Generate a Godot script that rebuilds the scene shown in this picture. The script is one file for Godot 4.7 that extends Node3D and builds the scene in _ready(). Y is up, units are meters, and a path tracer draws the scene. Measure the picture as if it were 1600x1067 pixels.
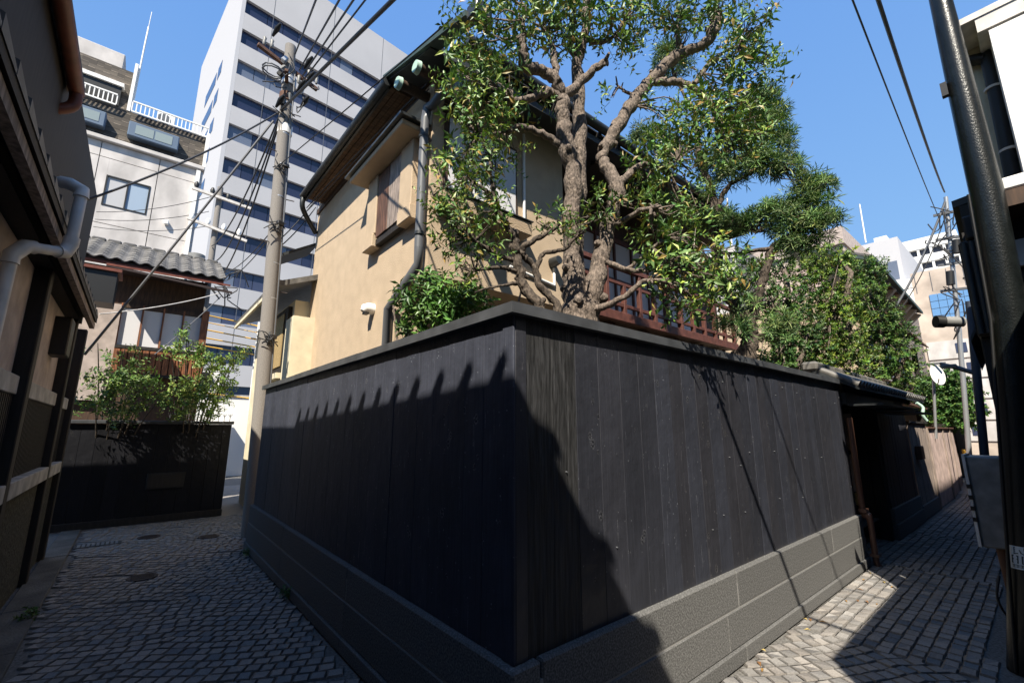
extends Node3D

const EYE := Vector3(-1.42, 1.6, 1.68)
const SUN := Vector3(1.0, -1.45, -0.75)
var rng := RandomNumberGenerator.new()
var mats := {}
var texs := {}

# ---------------------------------------------------------------- materials
func lin(r: float, g: float, b: float) -> Color:
	return Color(r, g, b).linear_to_srgb()

func noise_tex(freq: float, oct: int, lo: float, hi: float, sd: int, kind := 0) -> Texture2D:
	var key := "%f_%d_%f_%f_%d_%d" % [freq, oct, lo, hi, sd, kind]
	if texs.has(key):
		return texs[key]
	var n := FastNoiseLite.new()
	n.seed = sd
	n.frequency = freq
	n.fractal_octaves = oct
	n.noise_type = FastNoiseLite.TYPE_CELLULAR if kind == 1 else FastNoiseLite.TYPE_SIMPLEX_SMOOTH
	var t := NoiseTexture2D.new()
	t.width = 512; t.height = 512
	t.seamless = true
	t.noise = n
	var g := Gradient.new()
	g.set_color(0, Color(lo, lo, lo)); g.set_color(1, Color(hi, hi, hi))
	t.color_ramp = g
	texs[key] = t
	return t

func noise_nrm(freq: float, oct: int, bump: float, sd: int, kind := 0) -> Texture2D:
	var key := "n%f_%d_%f_%d_%d" % [freq, oct, bump, sd, kind]
	if texs.has(key):
		return texs[key]
	var n := FastNoiseLite.new()
	n.seed = sd
	n.frequency = freq
	n.fractal_octaves = oct
	n.noise_type = FastNoiseLite.TYPE_CELLULAR if kind == 1 else FastNoiseLite.TYPE_SIMPLEX_SMOOTH
	var t := NoiseTexture2D.new()
	t.width = 512; t.height = 512
	t.seamless = true
	t.noise = n
	t.as_normal_map = true
	t.bump_strength = bump
	texs[key] = t
	return t

func mat(key: String, c: Color, rough := 0.8, scale := Vector3.ZERO, tex: Texture2D = null, nrm: Texture2D = null, nscale := 1.0, metal := 0.0) -> StandardMaterial3D:
	if mats.has(key):
		return mats[key]
	var m := StandardMaterial3D.new()
	m.albedo_color = c
	m.roughness = rough
	m.metallic = metal
	if scale != Vector3.ZERO:
		m.uv1_triplanar = true
		m.uv1_world_triplanar = true
		m.uv1_scale = scale
	if tex:
		m.albedo_texture = tex
	if nrm:
		m.normal_enabled = true
		m.normal_texture = nrm
		m.normal_scale = nscale
	mats[key] = m
	return m

func tint(key: String, base: StandardMaterial3D, k: float, warm := 0.0) -> StandardMaterial3D:
	if mats.has(key):
		return mats[key]
	var m: StandardMaterial3D = base.duplicate()
	var c := base.albedo_color.srgb_to_linear()
	m.albedo_color = lin(minf(c.r * k * (1 + warm), 0.9), minf(c.g * k, 0.9), minf(c.b * k * (1 - warm), 0.9))
	mats[key] = m
	return m

func plank_texture() -> Texture2D:
	# black stained cedar: vertical grain, pale scratches, knots and nail marks
	var w := 1024
	var h := 1024
	var im := Image.create(w, h, false, Image.FORMAT_RGB8)
	var n := FastNoiseLite.new()
	n.seed = 11; n.frequency = 1.0; n.fractal_octaves = 4
	var big := FastNoiseLite.new()
	big.seed = 5; big.frequency = 0.006; big.fractal_octaves = 3
	for y in h:
		for x in w:
			var g := n.get_noise_2d(x * 0.16, y * 0.006) * 0.5 + big.get_noise_2d(x, y * 0.6) * 0.35
			var v := clampf(0.47 + g * 0.13, 0.25, 0.75)
			im.set_pixel(x, y, Color(v * 0.97, v * 0.97, v * 1.03))
	var r := RandomNumberGenerator.new()
	r.seed = 77
	for i in 300:   # short vertical scratches and worn fibres
		var x := r.randi_range(2, w - 4)
		var y := r.randi_range(0, h - 60)
		var l := int(4 + pow(r.randf(), 3.0) * 52)
		var a := r.randf_range(0.25, 1.0)
		for k in l:
			if r.randf() < 0.75:
				var c := im.get_pixel(x, y + k)
				im.set_pixel(x, y + k, c.lerp(Color(1.0, 0.98, 0.95), a * 0.75))
				im.set_pixel(x + 1, y + k, im.get_pixel(x + 1, y + k).lerp(Color(1.0, 0.98, 0.95), a * 0.4))
			if r.randf() < 0.05:
				x = clampi(x + r.randi_range(-1, 1), 1, w - 3)
	for i in 95:    # knots: small rings
		var cx := r.randf_range(12, w - 12)
		var cy := r.randf_range(14, h - 14)
		var rr := r.randf_range(2.5, 6.5)
		for yy in range(int(cy - rr * 2 - 1), int(cy + rr * 2 + 2)):
			for xx in range(int(cx - rr - 1), int(cx + rr + 2)):
				var d := sqrt(pow((xx - cx) / rr, 2) + pow((yy - cy) / (rr * 1.5), 2))
				if d < 1.15 and xx >= 0 and xx < w and yy >= 0 and yy < h:
					var ring := 1.0 if (d > 0.7 and r.randf() < 0.45) or d < 0.25 and r.randf() < 0.7 else 0.0
					var c := im.get_pixel(xx, yy)
					im.set_pixel(xx, yy, c.lerp(Color(1, 0.98, 0.95), 0.85) if ring > 0.5 else c.lerp(Color(0.18, 0.18, 0.2), 0.5))
	for i in 420:   # flecks
		var fx := r.randi_range(0, w - 2)
		var fy := r.randi_range(0, h - 2)
		for q in [2, 3, 4, 6][r.randi() % 4]:
			im.set_pixel(fx + q % 2, mini(fy + q / 2, h - 1), Color(1, 1, 0.98))
	return ImageTexture.create_from_image(im)

func shingle_texture() -> Texture2D:
	var w := 512
	var im := Image.create(w, w, false, Image.FORMAT_RGB8)
	var r := RandomNumberGenerator.new()
	r.seed = 31
	var rows := 12
	var cols := 6
	for row in rows:
		for col in cols:
			var v := r.randf_range(0.42, 0.72)
			var x0 := int((col + (0.5 if row % 2 else 0.0)) * w / cols)
			for y in range(row * w / rows, (row + 1) * w / rows):
				for x in range(x0, x0 + w / cols):
					var edge := y - row * w / rows
					var k := v
					if edge < 5 and r.randf() < 0.8:
						k = v * 0.45
					if edge > w / rows - 8 and (x - x0) < 40 and r.randf() < 0.75:
						k = minf(v * 1.8, 1.0)
					im.set_pixel(x % w, y, Color(k, k * 0.95, k * 0.9))
	return ImageTexture.create_from_image(im)

# ---------------------------------------------------------------- mesh helpers
func S() -> SurfaceTool:
	var st := SurfaceTool.new()
	st.begin(Mesh.PRIMITIVE_TRIANGLES)
	st.set_smooth_group(-1)
	return st

func tri(st: SurfaceTool, a: Vector3, b: Vector3, c: Vector3) -> void:
	st.add_vertex(a); st.add_vertex(b); st.add_vertex(c)

func quad(st: SurfaceTool, a: Vector3, b: Vector3, c: Vector3, d: Vector3) -> void:
	tri(st, a, b, c); tri(st, a, c, d)

# a box with chamfered edges, in the frame xf
func obox(st: SurfaceTool, xf: Transform3D, size: Vector3, bev := 0.0) -> void:
	var h := size * 0.5
	if bev <= 0.0:
		for ax in 3:
			for sg in [-1.0, 1.0]:
				var n := Vector3.ZERO; n[ax] = sg
				var u := Vector3.ZERO; u[(ax + 1) % 3] = 1.0
				var v := Vector3.ZERO; v[(ax + 2) % 3] = sg
				var c := n * h
				quad(st, xf * (c - u * h - v * h), xf * (c - u * h + v * h), xf * (c + u * h + v * h), xf * (c + u * h - v * h))
		return
	bev = minf(bev, minf(h.x, minf(h.y, h.z)) * 0.9)
	var hi := h - Vector3.ONE * bev
	for ax in 3:
		var a1 := (ax + 1) % 3
		var a2 := (ax + 2) % 3
		for sg in [-1.0, 1.0]:
			var q := []
			for s in [[-1, -1], [-1, 1], [1, 1], [1, -1]]:
				var p := Vector3.ZERO
				p[ax] = sg * h[ax]; p[a1] = s[0] * hi[a1]; p[a2] = s[1] * hi[a2] * sg
				q.append(xf * p)
			quad(st, q[0], q[1], q[2], q[3])
		for s1 in [-1.0, 1.0]:      # edges parallel to ax
			for s2 in [-1.0, 1.0]:
				var p1 := Vector3.ZERO; p1[a1] = s1 * h[a1]; p1[a2] = s2 * hi[a2]
				var p2 := Vector3.ZERO; p2[a1] = s1 * hi[a1]; p2[a2] = s2 * h[a2]
				var e := Vector3.ZERO; e[ax] = hi[ax]
				if s1 * s2 > 0:
					quad(st, xf * (p1 - e), xf * (p1 + e), xf * (p2 + e), xf * (p2 - e))
				else:
					quad(st, xf * (p2 - e), xf * (p2 + e), xf * (p1 + e), xf * (p1 - e))
	for sx in [-1.0, 1.0]:
		for sy in [-1.0, 1.0]:
			for sz in [-1.0, 1.0]:
				var a := Vector3(sx * h.x, sy * hi.y, sz * hi.z)
				var b := Vector3(sx * hi.x, sy * h.y, sz * hi.z)
				var c := Vector3(sx * hi.x, sy * hi.y, sz * h.z)
				if sx * sy * sz > 0:
					tri(st, xf * a, xf * c, xf * b)
				else:
					tri(st, xf * a, xf * b, xf * c)

func box(st: SurfaceTool, a: Vector3, b: Vector3, bev := 0.0) -> void:
	obox(st, Transform3D(Basis(), (a + b) * 0.5), (b - a).abs(), bev)

# beam between two points; w across, h along up
func beam(st: SurfaceTool, a: Vector3, b: Vector3, w: float, h: float, bev := 0.0, up := Vector3.UP) -> void:
	var d := b - a
	var z := d.normalized()
	var x := up.cross(z)
	if x.length() < 0.01:
		x = Vector3.RIGHT
	x = x.normalized()
	obox(st, Transform3D(Basis(x, z.cross(x), z), (a + b) * 0.5), Vector3(w, h, d.length()), bev)

func tube(st: SurfaceTool, pts: Array, rad: Array, sides := 8, caps := true, rough := 0.0) -> void:
	st.set_smooth_group(1)
	var rings := []
	var x := Vector3.ZERO
	for i in pts.size():
		var t: Vector3 = (pts[mini(i + 1, pts.size() - 1)] - pts[maxi(i - 1, 0)]).normalized()
		if x == Vector3.ZERO:
			x = t.cross(Vector3.UP if absf(t.y) < 0.9 else Vector3.RIGHT).normalized()
		x = (x - t * x.dot(t)).normalized()
		var y := t.cross(x)
		var ring := []
		for k in sides:
			var a := TAU * k / sides
			var r: float = rad[i] if rad.size() > 1 else rad[0]
			if rough > 0.0:
				r *= 1.0 + rng.randf_range(-rough, rough)
			ring.append(pts[i] + (x * cos(a) + y * sin(a)) * r)
		rings.append(ring)
	for i in pts.size() - 1:
		for k in sides:
			var k2 := (k + 1) % sides
			quad(st, rings[i][k], rings[i + 1][k], rings[i + 1][k2], rings[i][k2])
	st.set_smooth_group(-1)
	if caps:
		for k in range(1, sides - 1):
			tri(st, rings[0][0], rings[0][k], rings[0][k + 1])
			var l: Array = rings[-1]
			tri(st, l[0], l[k + 1], l[k])

# extrude a planar polygon (points in order) by vector e
func prism(st: SurfaceTool, p: Array, e: Vector3) -> void:
	var n := p.size()
	for i in range(1, n - 1):
		tri(st, p[0], p[i], p[i + 1])
		tri(st, p[0] + e, p[i + 1] + e, p[i] + e)
	for i in n:
		var j := (i + 1) % n
		quad(st, p[i], p[i] + e, p[j] + e, p[j])

func smooth_path(p: Array, steps := 4) -> Array:
	var o := []
	for i in p.size() - 1:
		var p0: Vector3 = p[maxi(i - 1, 0)]
		var p3: Vector3 = p[mini(i + 2, p.size() - 1)]
		for k in steps:
			o.append(p[i].cubic_interpolate(p[i + 1], p0, p3, float(k) / steps))
	o.append(p[-1])
	return o

# ---------------------------------------------------------------- scene helpers
var taken := {}
func numbered(called: String) -> String:
	if not taken.has(called):
		taken[called] = 0
		return called
	taken[called] += 1
	return "%s_%03d" % [called, taken[called]]

func tag(o: Node, label := "", category := "", group := "", kind := "") -> Node:
	if label: o.set_meta("label", label)
	if category: o.set_meta("category", category)
	if group: o.set_meta("group", group)
	if kind: o.set_meta("kind", kind)
	return o

func thing(called: String, label: String, category: String, at: Vector3, group := "") -> Node3D:
	var o := Node3D.new()
	o.name = numbered(called)
	add_child(o)
	o.position = at
	tag(o, label, category, group)
	return o

# commit a SurfaceTool (or a ready mesh) as one named mesh; its vertices are in world coordinates unless xf is given
func put(called: String, shape, m: Material, parent: Node3D = null, xf := Transform3D()) -> MeshInstance3D:
	var o := MeshInstance3D.new()
	if shape is SurfaceTool:
		shape.generate_normals()
		o.mesh = shape.commit()
	else:
		o.mesh = shape
	o.material_override = m
	if parent == null:
		o.name = numbered(called)
		add_child(o, true)
		o.transform = xf
	else:
		var n := 0
		o.name = called
		while parent.has_node(NodePath(String(o.name))):
			n += 1
			o.name = "%s_%03d" % [called, n]
		parent.add_child(o, true)
		o.global_transform = xf
	return o

func boxp(called: String, a: Vector3, b: Vector3, m: Material, parent: Node3D = null, bev := 0.0) -> MeshInstance3D:
	var st := S()
	box(st, a, b, bev)
	return put(called, st, m, parent)

func tubep(called: String, pts: Array, r: float, m: Material, parent: Node3D = null, sides := 8) -> MeshInstance3D:
	var st := S()
	tube(st, pts, [r], sides)
	return put(called, st, m, parent)

func sag(a: Vector3, b: Vector3, s: float, n := 14) -> Array:
	var o := []
	for i in n + 1:
		var t := float(i) / n
		o.append(a.lerp(b, t) + Vector3.DOWN * s * 4.0 * t * (1 - t))
	return o

func cable(label: String, pts: Array, r: float, m: Material) -> void:
	var st := S()
	tube(st, pts, [r], 5)
	tag(put("overhead_cable", st, m), label, "cable", "overhead cables above the alleys")

# ---------------------------------------------------------------- foliage
func leaf(st: SurfaceTool, base: Vector3, dir: Vector3, side: Vector3, l: float, w: float, c: Color, fold := 0.25) -> void:
	var up := side.cross(dir).normalized()
	var a := base
	var m1 := base + dir * l * 0.45
	var tip := base + dir * l - up * l * 0.12
	var s1 := m1 + side * w * 0.5 + up * w * fold
	var s2 := m1 - side * w * 0.5 + up * w * fold
	st.set_color(c)
	tri(st, a, s1, m1); tri(st, s1, tip, m1)
	tri(st, a, m1, s2); tri(st, m1, tip, s2)

func twig_mesh(n: int, l: float, w: float, stem: float, droop: float, sd: int, cols: Array) -> ArrayMesh:
	var r := RandomNumberGenerator.new()
	r.seed = sd
	var st := S()
	st.set_color(Color(0.10, 0.075, 0.04))
	tri(st, Vector3(-0.002, 0, 0), Vector3(0, stem, 0.001), Vector3(0.002, 0, 0))
	tri(st, Vector3(0, 0, -0.002), Vector3(0, stem, 0), Vector3(0, 0, 0.002))
	for i in n:
		var t := 0.25 + 0.75 * float(i) / maxf(1.0, n - 1.0)
		var az := i * 2.4 + r.randf_range(-0.5, 0.5)
		var el := lerpf(0.1, 0.9, t) + r.randf_range(-0.35, 0.35) - droop
		var d := Vector3(cos(az) * cos(el), sin(el), sin(az) * cos(el))
		var side := d.cross(Vector3.UP).normalized().rotated(d, r.randf_range(-0.6, 0.6))
		leaf(st, Vector3(0, stem * t, 0), d, side, l * r.randf_range(0.7, 1.15), w * r.randf_range(0.8, 1.15), cols[r.randi() % cols.size()])
	st.generate_normals()
	return st.commit()

func needle_mesh(n: int, l: float, w: float, sd: int, cols: Array) -> ArrayMesh:
	var r := RandomNumberGenerator.new()
	r.seed = sd
	var st := S()
	for i in n:
		var az := i * 2.399
		var el := asin(clampf(lerpf(-0.25, 0.95, (i + 0.5) / n) + r.randf_range(-0.1, 0.1), -1, 1))
		var d := Vector3(cos(az) * cos(el), sin(el), sin(az) * cos(el))
		var side := d.cross(Vector3(0.1, 1, 0.05)).normalized()
		var ll := l * r.randf_range(0.75, 1.1)
		var b := d * 0.01 + Vector3(0, r.randf_range(0, 0.05), 0)
		st.set_color(cols[r.randi() % cols.size()])
		tri(st, b - side * w * 0.5, b + d * ll * 0.6 + side * w * 0.5, b + d * ll - Vector3.UP * ll * 0.1)
		tri(st, b + side * w * 0.5, b + d * ll - Vector3.UP * ll * 0.1, b + d * ll * 0.6 - side * w * 0.5)
	st.generate_normals()
	return st.commit()

func foliage(called: String, parent: Node3D, clusters: Array, meshes: Array, m: Material, density: float, size := 1.0, up_bias := 0.6, shell := 0.35, tone := Color.WHITE) -> void:
	for mi in meshes.size():
		var xs: Array[Transform3D] = []
		var cs: Array[Color] = []
		for c in clusters:
			var vol: float = pow(c.w, 2.0)
			var n := int(density * vol / meshes.size()) + 1
			var ck := 0.78 + 0.5 * fposmod(c.x * 7.31 + c.y * 3.77 + c.z * 5.13, 1.0)
			for i in n:
				var d := Vector3(rng.randfn(), rng.randfn() * 0.8, rng.randfn()).normalized()
				var rr: float = c.w * pow(rng.randf(), shell) * (1.25 if rng.randf() < 0.1 else 1.0)
				var p := Vector3(c.x, c.y, c.z) + d * rr
				var upv := (d + Vector3.UP * up_bias + Vector3(rng.randfn(), rng.randfn(), rng.randfn()) * 0.45).normalized()
				var x := upv.cross(Vector3(rng.randfn(), rng.randfn(), rng.randfn())).normalized()
				var s := size * rng.randf_range(0.75, 1.2)
				xs.append(Transform3D(Basis(x, upv, x.cross(upv)).scaled(Vector3.ONE * s), p))
				var k: float = rng.randf_range(0.7, 1.3) * ck
				s *= 1.0
				cs.append(Color(k * rng.randf_range(0.85, 1.2) * tone.r, k * tone.g, k * rng.randf_range(0.8, 1.1) * tone.b))
		var mm := MultiMesh.new()
		mm.transform_format = MultiMesh.TRANSFORM_3D
		mm.use_colors = true
		mm.mesh = meshes[mi]
		mm.instance_count = xs.size()
		for i in xs.size():
			mm.set_instance_transform(i, xs[i])
			mm.set_instance_color(i, cs[i])
		var o := MultiMeshInstance3D.new()
		o.multimesh = mm
		o.material_override = m
		o.name = called if mi == 0 else "%s_%03d" % [called, mi]
		parent.add_child(o, true)
		o.global_transform = Transform3D()
		o.set_meta("kind", "stuff")

# limbs: arrays of x, y, z, radius; each limb one part. Returns all nodes for the twigs.
func limbs(parent: Node3D, list: Array, bark: Material, trunk_first := 1, sides := 10) -> Array:
	var nodes := []
	for li in list.size():
		var f: Array = list[li]
		var pts := []
		var rs := []
		for i in f.size() / 4:
			pts.append(Vector3(f[i * 4], f[i * 4 + 1], f[i * 4 + 2]))
			rs.append(f[i * 4 + 3])
		var sp := smooth_path(pts, 6)
		var sr := []
		for i in sp.size():
			var k := i / 6.0
			var a := int(k)
			var b := mini(a + 1, rs.size() - 1)
			var rr: float = lerpf(rs[a], rs[b], k - a)
			# swellings where shoots were cut, and small kinks
			sr.append(rr * (1.0 + 0.14 * sin(i * 1.9 + li * 2.3) * sin(i * 0.77 + li)) * 0.84)
			if i > 0 and i < sp.size() - 1:
				sp[i] += Vector3(sin(i * 1.3 + li), sin(i * 1.7 + li * 3.0) * 0.5, sin(i * 2.1 + li * 2.0)) * minf(rr, 0.04) * 0.22
		for p in sp:
			nodes.append(p)
		var st := S()
		tube(st, sp, sr, sides, true, 0.05)
		# pruning knuckles
		if li >= trunk_first and sr[-1] > 0.008:    # knobbly pollard head at the limb's end
			for j in 7:
				var d: Vector3 = (sp[-1] - sp[-4]).normalized() * 0.7 + Vector3(rng.randfn(), rng.randfn(), rng.randfn()) * 0.7
				var q0: Vector3 = sp[-1 - rng.randi_range(0, 4)]
				var l := rng.randf_range(0.03, 0.09)
				tube(st, [q0, q0 + d.normalized() * l * 0.6, q0 + d.normalized() * l], [sr[-1] * 0.9, sr[-1] * 0.75, sr[-1] * 0.5], 6)
		for j in int(sp.size() / 6.0):
			var q: int = rng.randi_range(1, sp.size() - 1)
			if sr[q] > 0.015:
				var d := Vector3(rng.randfn(), rng.randfn(), rng.randfn()).normalized()
				tube(st, [sp[q], sp[q] + d * sr[q] * 1.25, sp[q] + d * sr[q] * 1.5], [sr[q] * 0.55, sr[q] * 0.42, sr[q] * 0.2], 6)
		put("trunk" if li < trunk_first else "limb", st, bark, parent)
	return nodes

# thin branches that carry the clusters
func branchlets(parent: Node3D, nodes: Array, clusters: Array, bark: Material, per := 3, r0 := 0.008) -> void:
	var st := S()
	for c in clusters:
		var q := Vector3(c.x, c.y, c.z)
		var best := q
		var bd := 1e9
		for n in nodes:
			var dd: float = n.distance_to(q)
			if dd < bd:
				bd = dd; best = n
		for k in per:
			var e: Vector3 = q + Vector3(rng.randfn(), rng.randfn(), rng.randfn()).normalized() * c.w * 0.7
			var mid: Vector3 = best.lerp(e, 0.5) + Vector3(rng.randfn(), rng.randfn(), rng.randfn()) * bd * 0.12
			tube(st, smooth_path([best, mid, e], 3), [r0, r0, r0 * 0.85, r0 * 0.7, r0 * 0.6, r0 * 0.5, r0 * 0.3], 5, false)
	tag(put("twigs", st, bark, parent), "", "", "", "stuff")

func _ready() -> void:
	rng.seed = 4711
	# ------------------------------------------------ camera, sky, sun
	var cam := Camera3D.new()
	cam.name = "camera"
	cam.fov = 75.43
	cam.near = 0.05
	cam.far = 600.0
	add_child(cam)
	cam.position = EYE
	cam.rotation_degrees = Vector3(11.3, -40.0, 0)
	cam.current = true
	var env := Environment.new()
	env.background_mode = Environment.BG_SKY
	env.tonemap_mode = Environment.TONE_MAPPER_LINEAR
	env.tonemap_exposure = 2.0
	env.sdfgi_enabled = true
	env.ssao_enabled = true
	env.ssil_enabled = true
	var sky := Sky.new()
	var sm := ProceduralSkyMaterial.new()
	sm.sky_top_color = lin(0.075, 0.175, 0.41)
	sm.sky_horizon_color = lin(0.19, 0.34, 0.50)
	sm.sky_curve = 0.32
	sm.ground_bottom_color = lin(0.03, 0.03, 0.03)
	sm.ground_horizon_color = lin(0.13, 0.16, 0.19)
	sm.sun_angle_max = 1.0
	sm.sky_energy_multiplier = 1.0
	sky.sky_material = sm
	env.sky = sky
	var we := WorldEnvironment.new()
	we.name = "environment"
	we.environment = env
	add_child(we)
	var sun := DirectionalLight3D.new()
	sun.name = "sun"
	sun.light_energy = 1.55
	sun.light_color = Color(1.0, 0.965, 0.90)
	sun.light_angular_distance = 0.5
	sun.shadow_enabled = true
	add_child(sun)
	sun.look_at_from_position(-SUN * 20.0, Vector3.ZERO)

	make_materials()
	build_ground()
	build_fence()
	build_house()
	build_left_townhouse()
	build_end_fence()
	build_left_background()
	build_tower()
	build_right_alley()
	build_right_corner()
	build_far_right()
	build_poles_and_wires()
	build_trees()
	build_litter()

func make_materials() -> void:
	var grain := noise_tex(0.012, 4, 0.72, 1.0, 3)
	var fine := noise_tex(0.09, 3, 0.55, 1.0, 8)
	var speck := noise_tex(0.16, 2, 0.45, 1.0, 21)
	var blotch := noise_tex(0.007, 4, 0.66, 1.0, 13)
	var bump := noise_nrm(0.11, 3, 3.0, 9)
	var streak := noise_tex(0.02, 4, 0.55, 1.0, 17)
	var pt := plank_texture()
	mat("plank", lin(0.148, 0.157, 0.182), 0.52, Vector3(0.36, 0.36, 0.36), pt, noise_nrm(0.03, 4, 1.5, 5), 0.5)
	for i in 4:
		tint("plank%d" % i, mats["plank"], [0.86, 1.0, 1.14, 0.94][i], [0.0, 0.02, -0.02, 0.05][i])
	mats["plank"].metallic_specular = 0.32
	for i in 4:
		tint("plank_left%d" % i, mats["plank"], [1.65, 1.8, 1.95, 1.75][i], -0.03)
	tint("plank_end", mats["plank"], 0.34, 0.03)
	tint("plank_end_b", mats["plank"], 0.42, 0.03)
	mat("plank_bare", lin(0.042, 0.042, 0.044), 0.75, Vector3(2.4, 0.12, 2.4), noise_tex(0.03, 5, 0.35, 1.0, 41), noise_nrm(0.04, 4, 4.0, 41), 0.7)
	mat("cap", lin(0.085, 0.09, 0.098), 0.42, Vector3(0.6, 0.6, 0.6), grain)
	mat("plinth", lin(0.238, 0.235, 0.228), 0.9, Vector3(2.2, 2.2, 2.2), noise_tex(0.06, 5, 0.42, 1.0, 61), noise_nrm(0.2, 2, 2.0, 62), 0.25)
	tint("plinth_b", mats["plinth"], 0.93)
	tint("plinth_c", mats["plinth"], 1.05)
	mat("mortar_line", lin(0.24, 0.235, 0.225), 0.9)
	mat("sett", lin(0.315, 0.30, 0.285), 0.8, Vector3(1.3, 1.3, 1.3), noise_tex(0.09, 3, 0.74, 1.0, 8), bump, 0.4)
	for i in 5:
		tint("sett%d" % i, mats["sett"], [0.88, 0.95, 1.0, 1.05, 1.1][i], [0.0, 0.02, 0.04, 0.0, 0.03][i])
	mat("joint", lin(0.22, 0.21, 0.195), 0.95, Vector3(0.8, 0.8, 0.8), fine)
	mat("kerb", lin(0.15, 0.14, 0.125), 0.9, Vector3(0.7, 0.7, 0.7), blotch, bump, 0.6)
	mat("stucco", lin(0.52, 0.402, 0.278), 0.95, Vector3(0.9, 0.9, 0.9), noise_tex(0.006, 5, 0.93, 1.0, 19), noise_nrm(0.14, 3, 3.0, 63), 0.5)
	mat("stucco_side", lin(0.52, 0.39, 0.26), 0.95, Vector3(1.2, 1.2, 1.2), noise_tex(0.1, 2, 0.80, 1.0, 22), noise_nrm(0.1, 2, 6.0, 10), 0.9)
	mat("cream", lin(0.72, 0.64, 0.46), 0.9, Vector3(0.5, 0.5, 0.5), noise_tex(0.01, 4, 0.88, 1.0, 23))
	mat("dark_wood", lin(0.028, 0.022, 0.018), 0.7, Vector3(2.0, 0.2, 2.0), streak)
	mat("brown_wood", lin(0.10, 0.052, 0.028), 0.7, Vector3(2.0, 0.25, 2.0), streak)
	mat("eave_wood", lin(0.26, 0.145, 0.075), 0.75, Vector3(0.4, 2.0, 2.0), streak)
	mat("shutter", lin(0.26, 0.125, 0.075), 0.6, Vector3(2.6, 0.16, 2.6), noise_tex(0.03, 5, 0.3, 1.0, 43), noise_nrm(0.03, 4, 2.5, 43), 0.5)
	mat("shutter_worn", lin(0.62, 0.50, 0.42), 0.55, Vector3(2.6, 0.2, 2.6), noise_tex(0.03, 5, 0.35, 1.0, 44), noise_nrm(0.03, 4, 2.5, 43), 0.4)
	mat("balcony", lin(0.15, 0.052, 0.036), 0.65, Vector3(1.0, 1.0, 1.0), grain)
	mat("orange_wood", lin(0.36, 0.13, 0.05), 0.6, Vector3(2.5, 0.3, 2.5), streak)
	mat("metal_dark", lin(0.045, 0.05, 0.052), 0.4, Vector3(1, 1, 1), grain, null, 1.0, 0.2)
	mat("pipe_grey", lin(0.11, 0.115, 0.125), 0.42)
	mat("copper_green", lin(0.05, 0.085, 0.075), 0.6, Vector3(1, 1, 1), grain)
	mat("green_cap", lin(0.42, 0.60, 0.50), 0.6)
	mat("roof_dark", lin(0.035, 0.04, 0.042), 0.6, Vector3(1, 1, 1), grain)
	mat("tile_grey", lin(0.17, 0.16, 0.145), 0.5, Vector3(1.5, 1.5, 1.5), blotch)
	tint("tile_b", mats["tile_grey"], 0.82)
	tint("tile_c", mats["tile_grey"], 1.25)
	mat("white_paint", lin(0.78, 0.77, 0.74), 0.6)
	mat("white_pvc", lin(0.84, 0.79, 0.73), 0.45, Vector3(1, 1, 1), noise_tex(0.01, 4, 0.8, 1.0, 27))
	mat("shoji", lin(0.62, 0.61, 0.62), 0.8)
	mat("plaster_left", lin(0.52, 0.43, 0.38), 0.9, Vector3(0.6, 0.6, 0.6), noise_tex(0.012, 4, 0.8, 1.0, 29))
	mat("ledge", lin(0.55, 0.53, 0.50), 0.7, Vector3(0.9, 0.9, 0.9), blotch)
	mat("stone_base", lin(0.12, 0.115, 0.085), 0.95, Vector3(1.2, 1.2, 1.2), noise_tex(0.03, 4, 0.35, 1.0, 33), noise_nrm(0.03, 4, 9.0, 33), 1.0)
	mat("copper_red", lin(0.22, 0.062, 0.035), 0.5, Vector3(1, 1, 1), grain)
	mat("soffit_red", lin(0.022, 0.010, 0.009), 0.7)
	mat("concrete_white", lin(0.66, 0.62, 0.59), 0.9, Vector3(0.22, 0.12, 0.22), noise_tex(0.01, 5, 0.80, 1.0, 37))
	mat("shingle", lin(0.24, 0.225, 0.205), 0.9, Vector3(0.42, 0.42, 0.42), shingle_texture())
	mat("tower_front", lin(0.455, 0.45, 0.462), 0.8, Vector3(0.03, 0.03, 0.03), noise_tex(0.01, 3, 0.94, 1.0, 39))
	mat("tower_side", lin(0.46, 0.46, 0.48), 0.8)
	mat("tower_core", lin(0.05, 0.06, 0.09), 0.6)
	mat("glass_a", lin(0.022, 0.028, 0.06), 0.12)
	mat("glass_b", lin(0.045, 0.055, 0.10), 0.12)
	mat("glass_c", lin(0.12, 0.145, 0.20), 0.12)
	mat("pane_pale", lin(0.26, 0.31, 0.31), 0.2)
	mat("glass_sky", lin(0.20, 0.38, 0.62), 0.08, Vector3.ZERO, null, null, 1.0, 0.4)
	mat("curtain", lin(0.45, 0.45, 0.46), 0.9)
	mat("curtain_blue", lin(0.30, 0.38, 0.48), 0.9)
	mat("post_blue", lin(0.055, 0.068, 0.095), 0.5)
	mat("frame_blue", lin(0.10, 0.145, 0.21), 0.5)
	mat("black", lin(0.012, 0.012, 0.012), 0.5)
	mat("cable_black", lin(0.018, 0.018, 0.02), 0.5)
	mat("cable_grey", lin(0.10, 0.10, 0.105), 0.5)
	mat("pole", lin(0.30, 0.275, 0.25), 0.9, Vector3(1.2, 1.2, 1.2), noise_tex(0.1, 3, 0.72, 1.0, 47), bump, 0.4)
	mat("steel", lin(0.42, 0.43, 0.44), 0.4, Vector3.ZERO, null, null, 1.0, 0.6)
	mat("rust", lin(0.16, 0.075, 0.045), 0.8, Vector3(1.5, 1.5, 1.5), blotch)
	mat("yellow", lin(0.72, 0.42, 0.06), 0.5)
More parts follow.
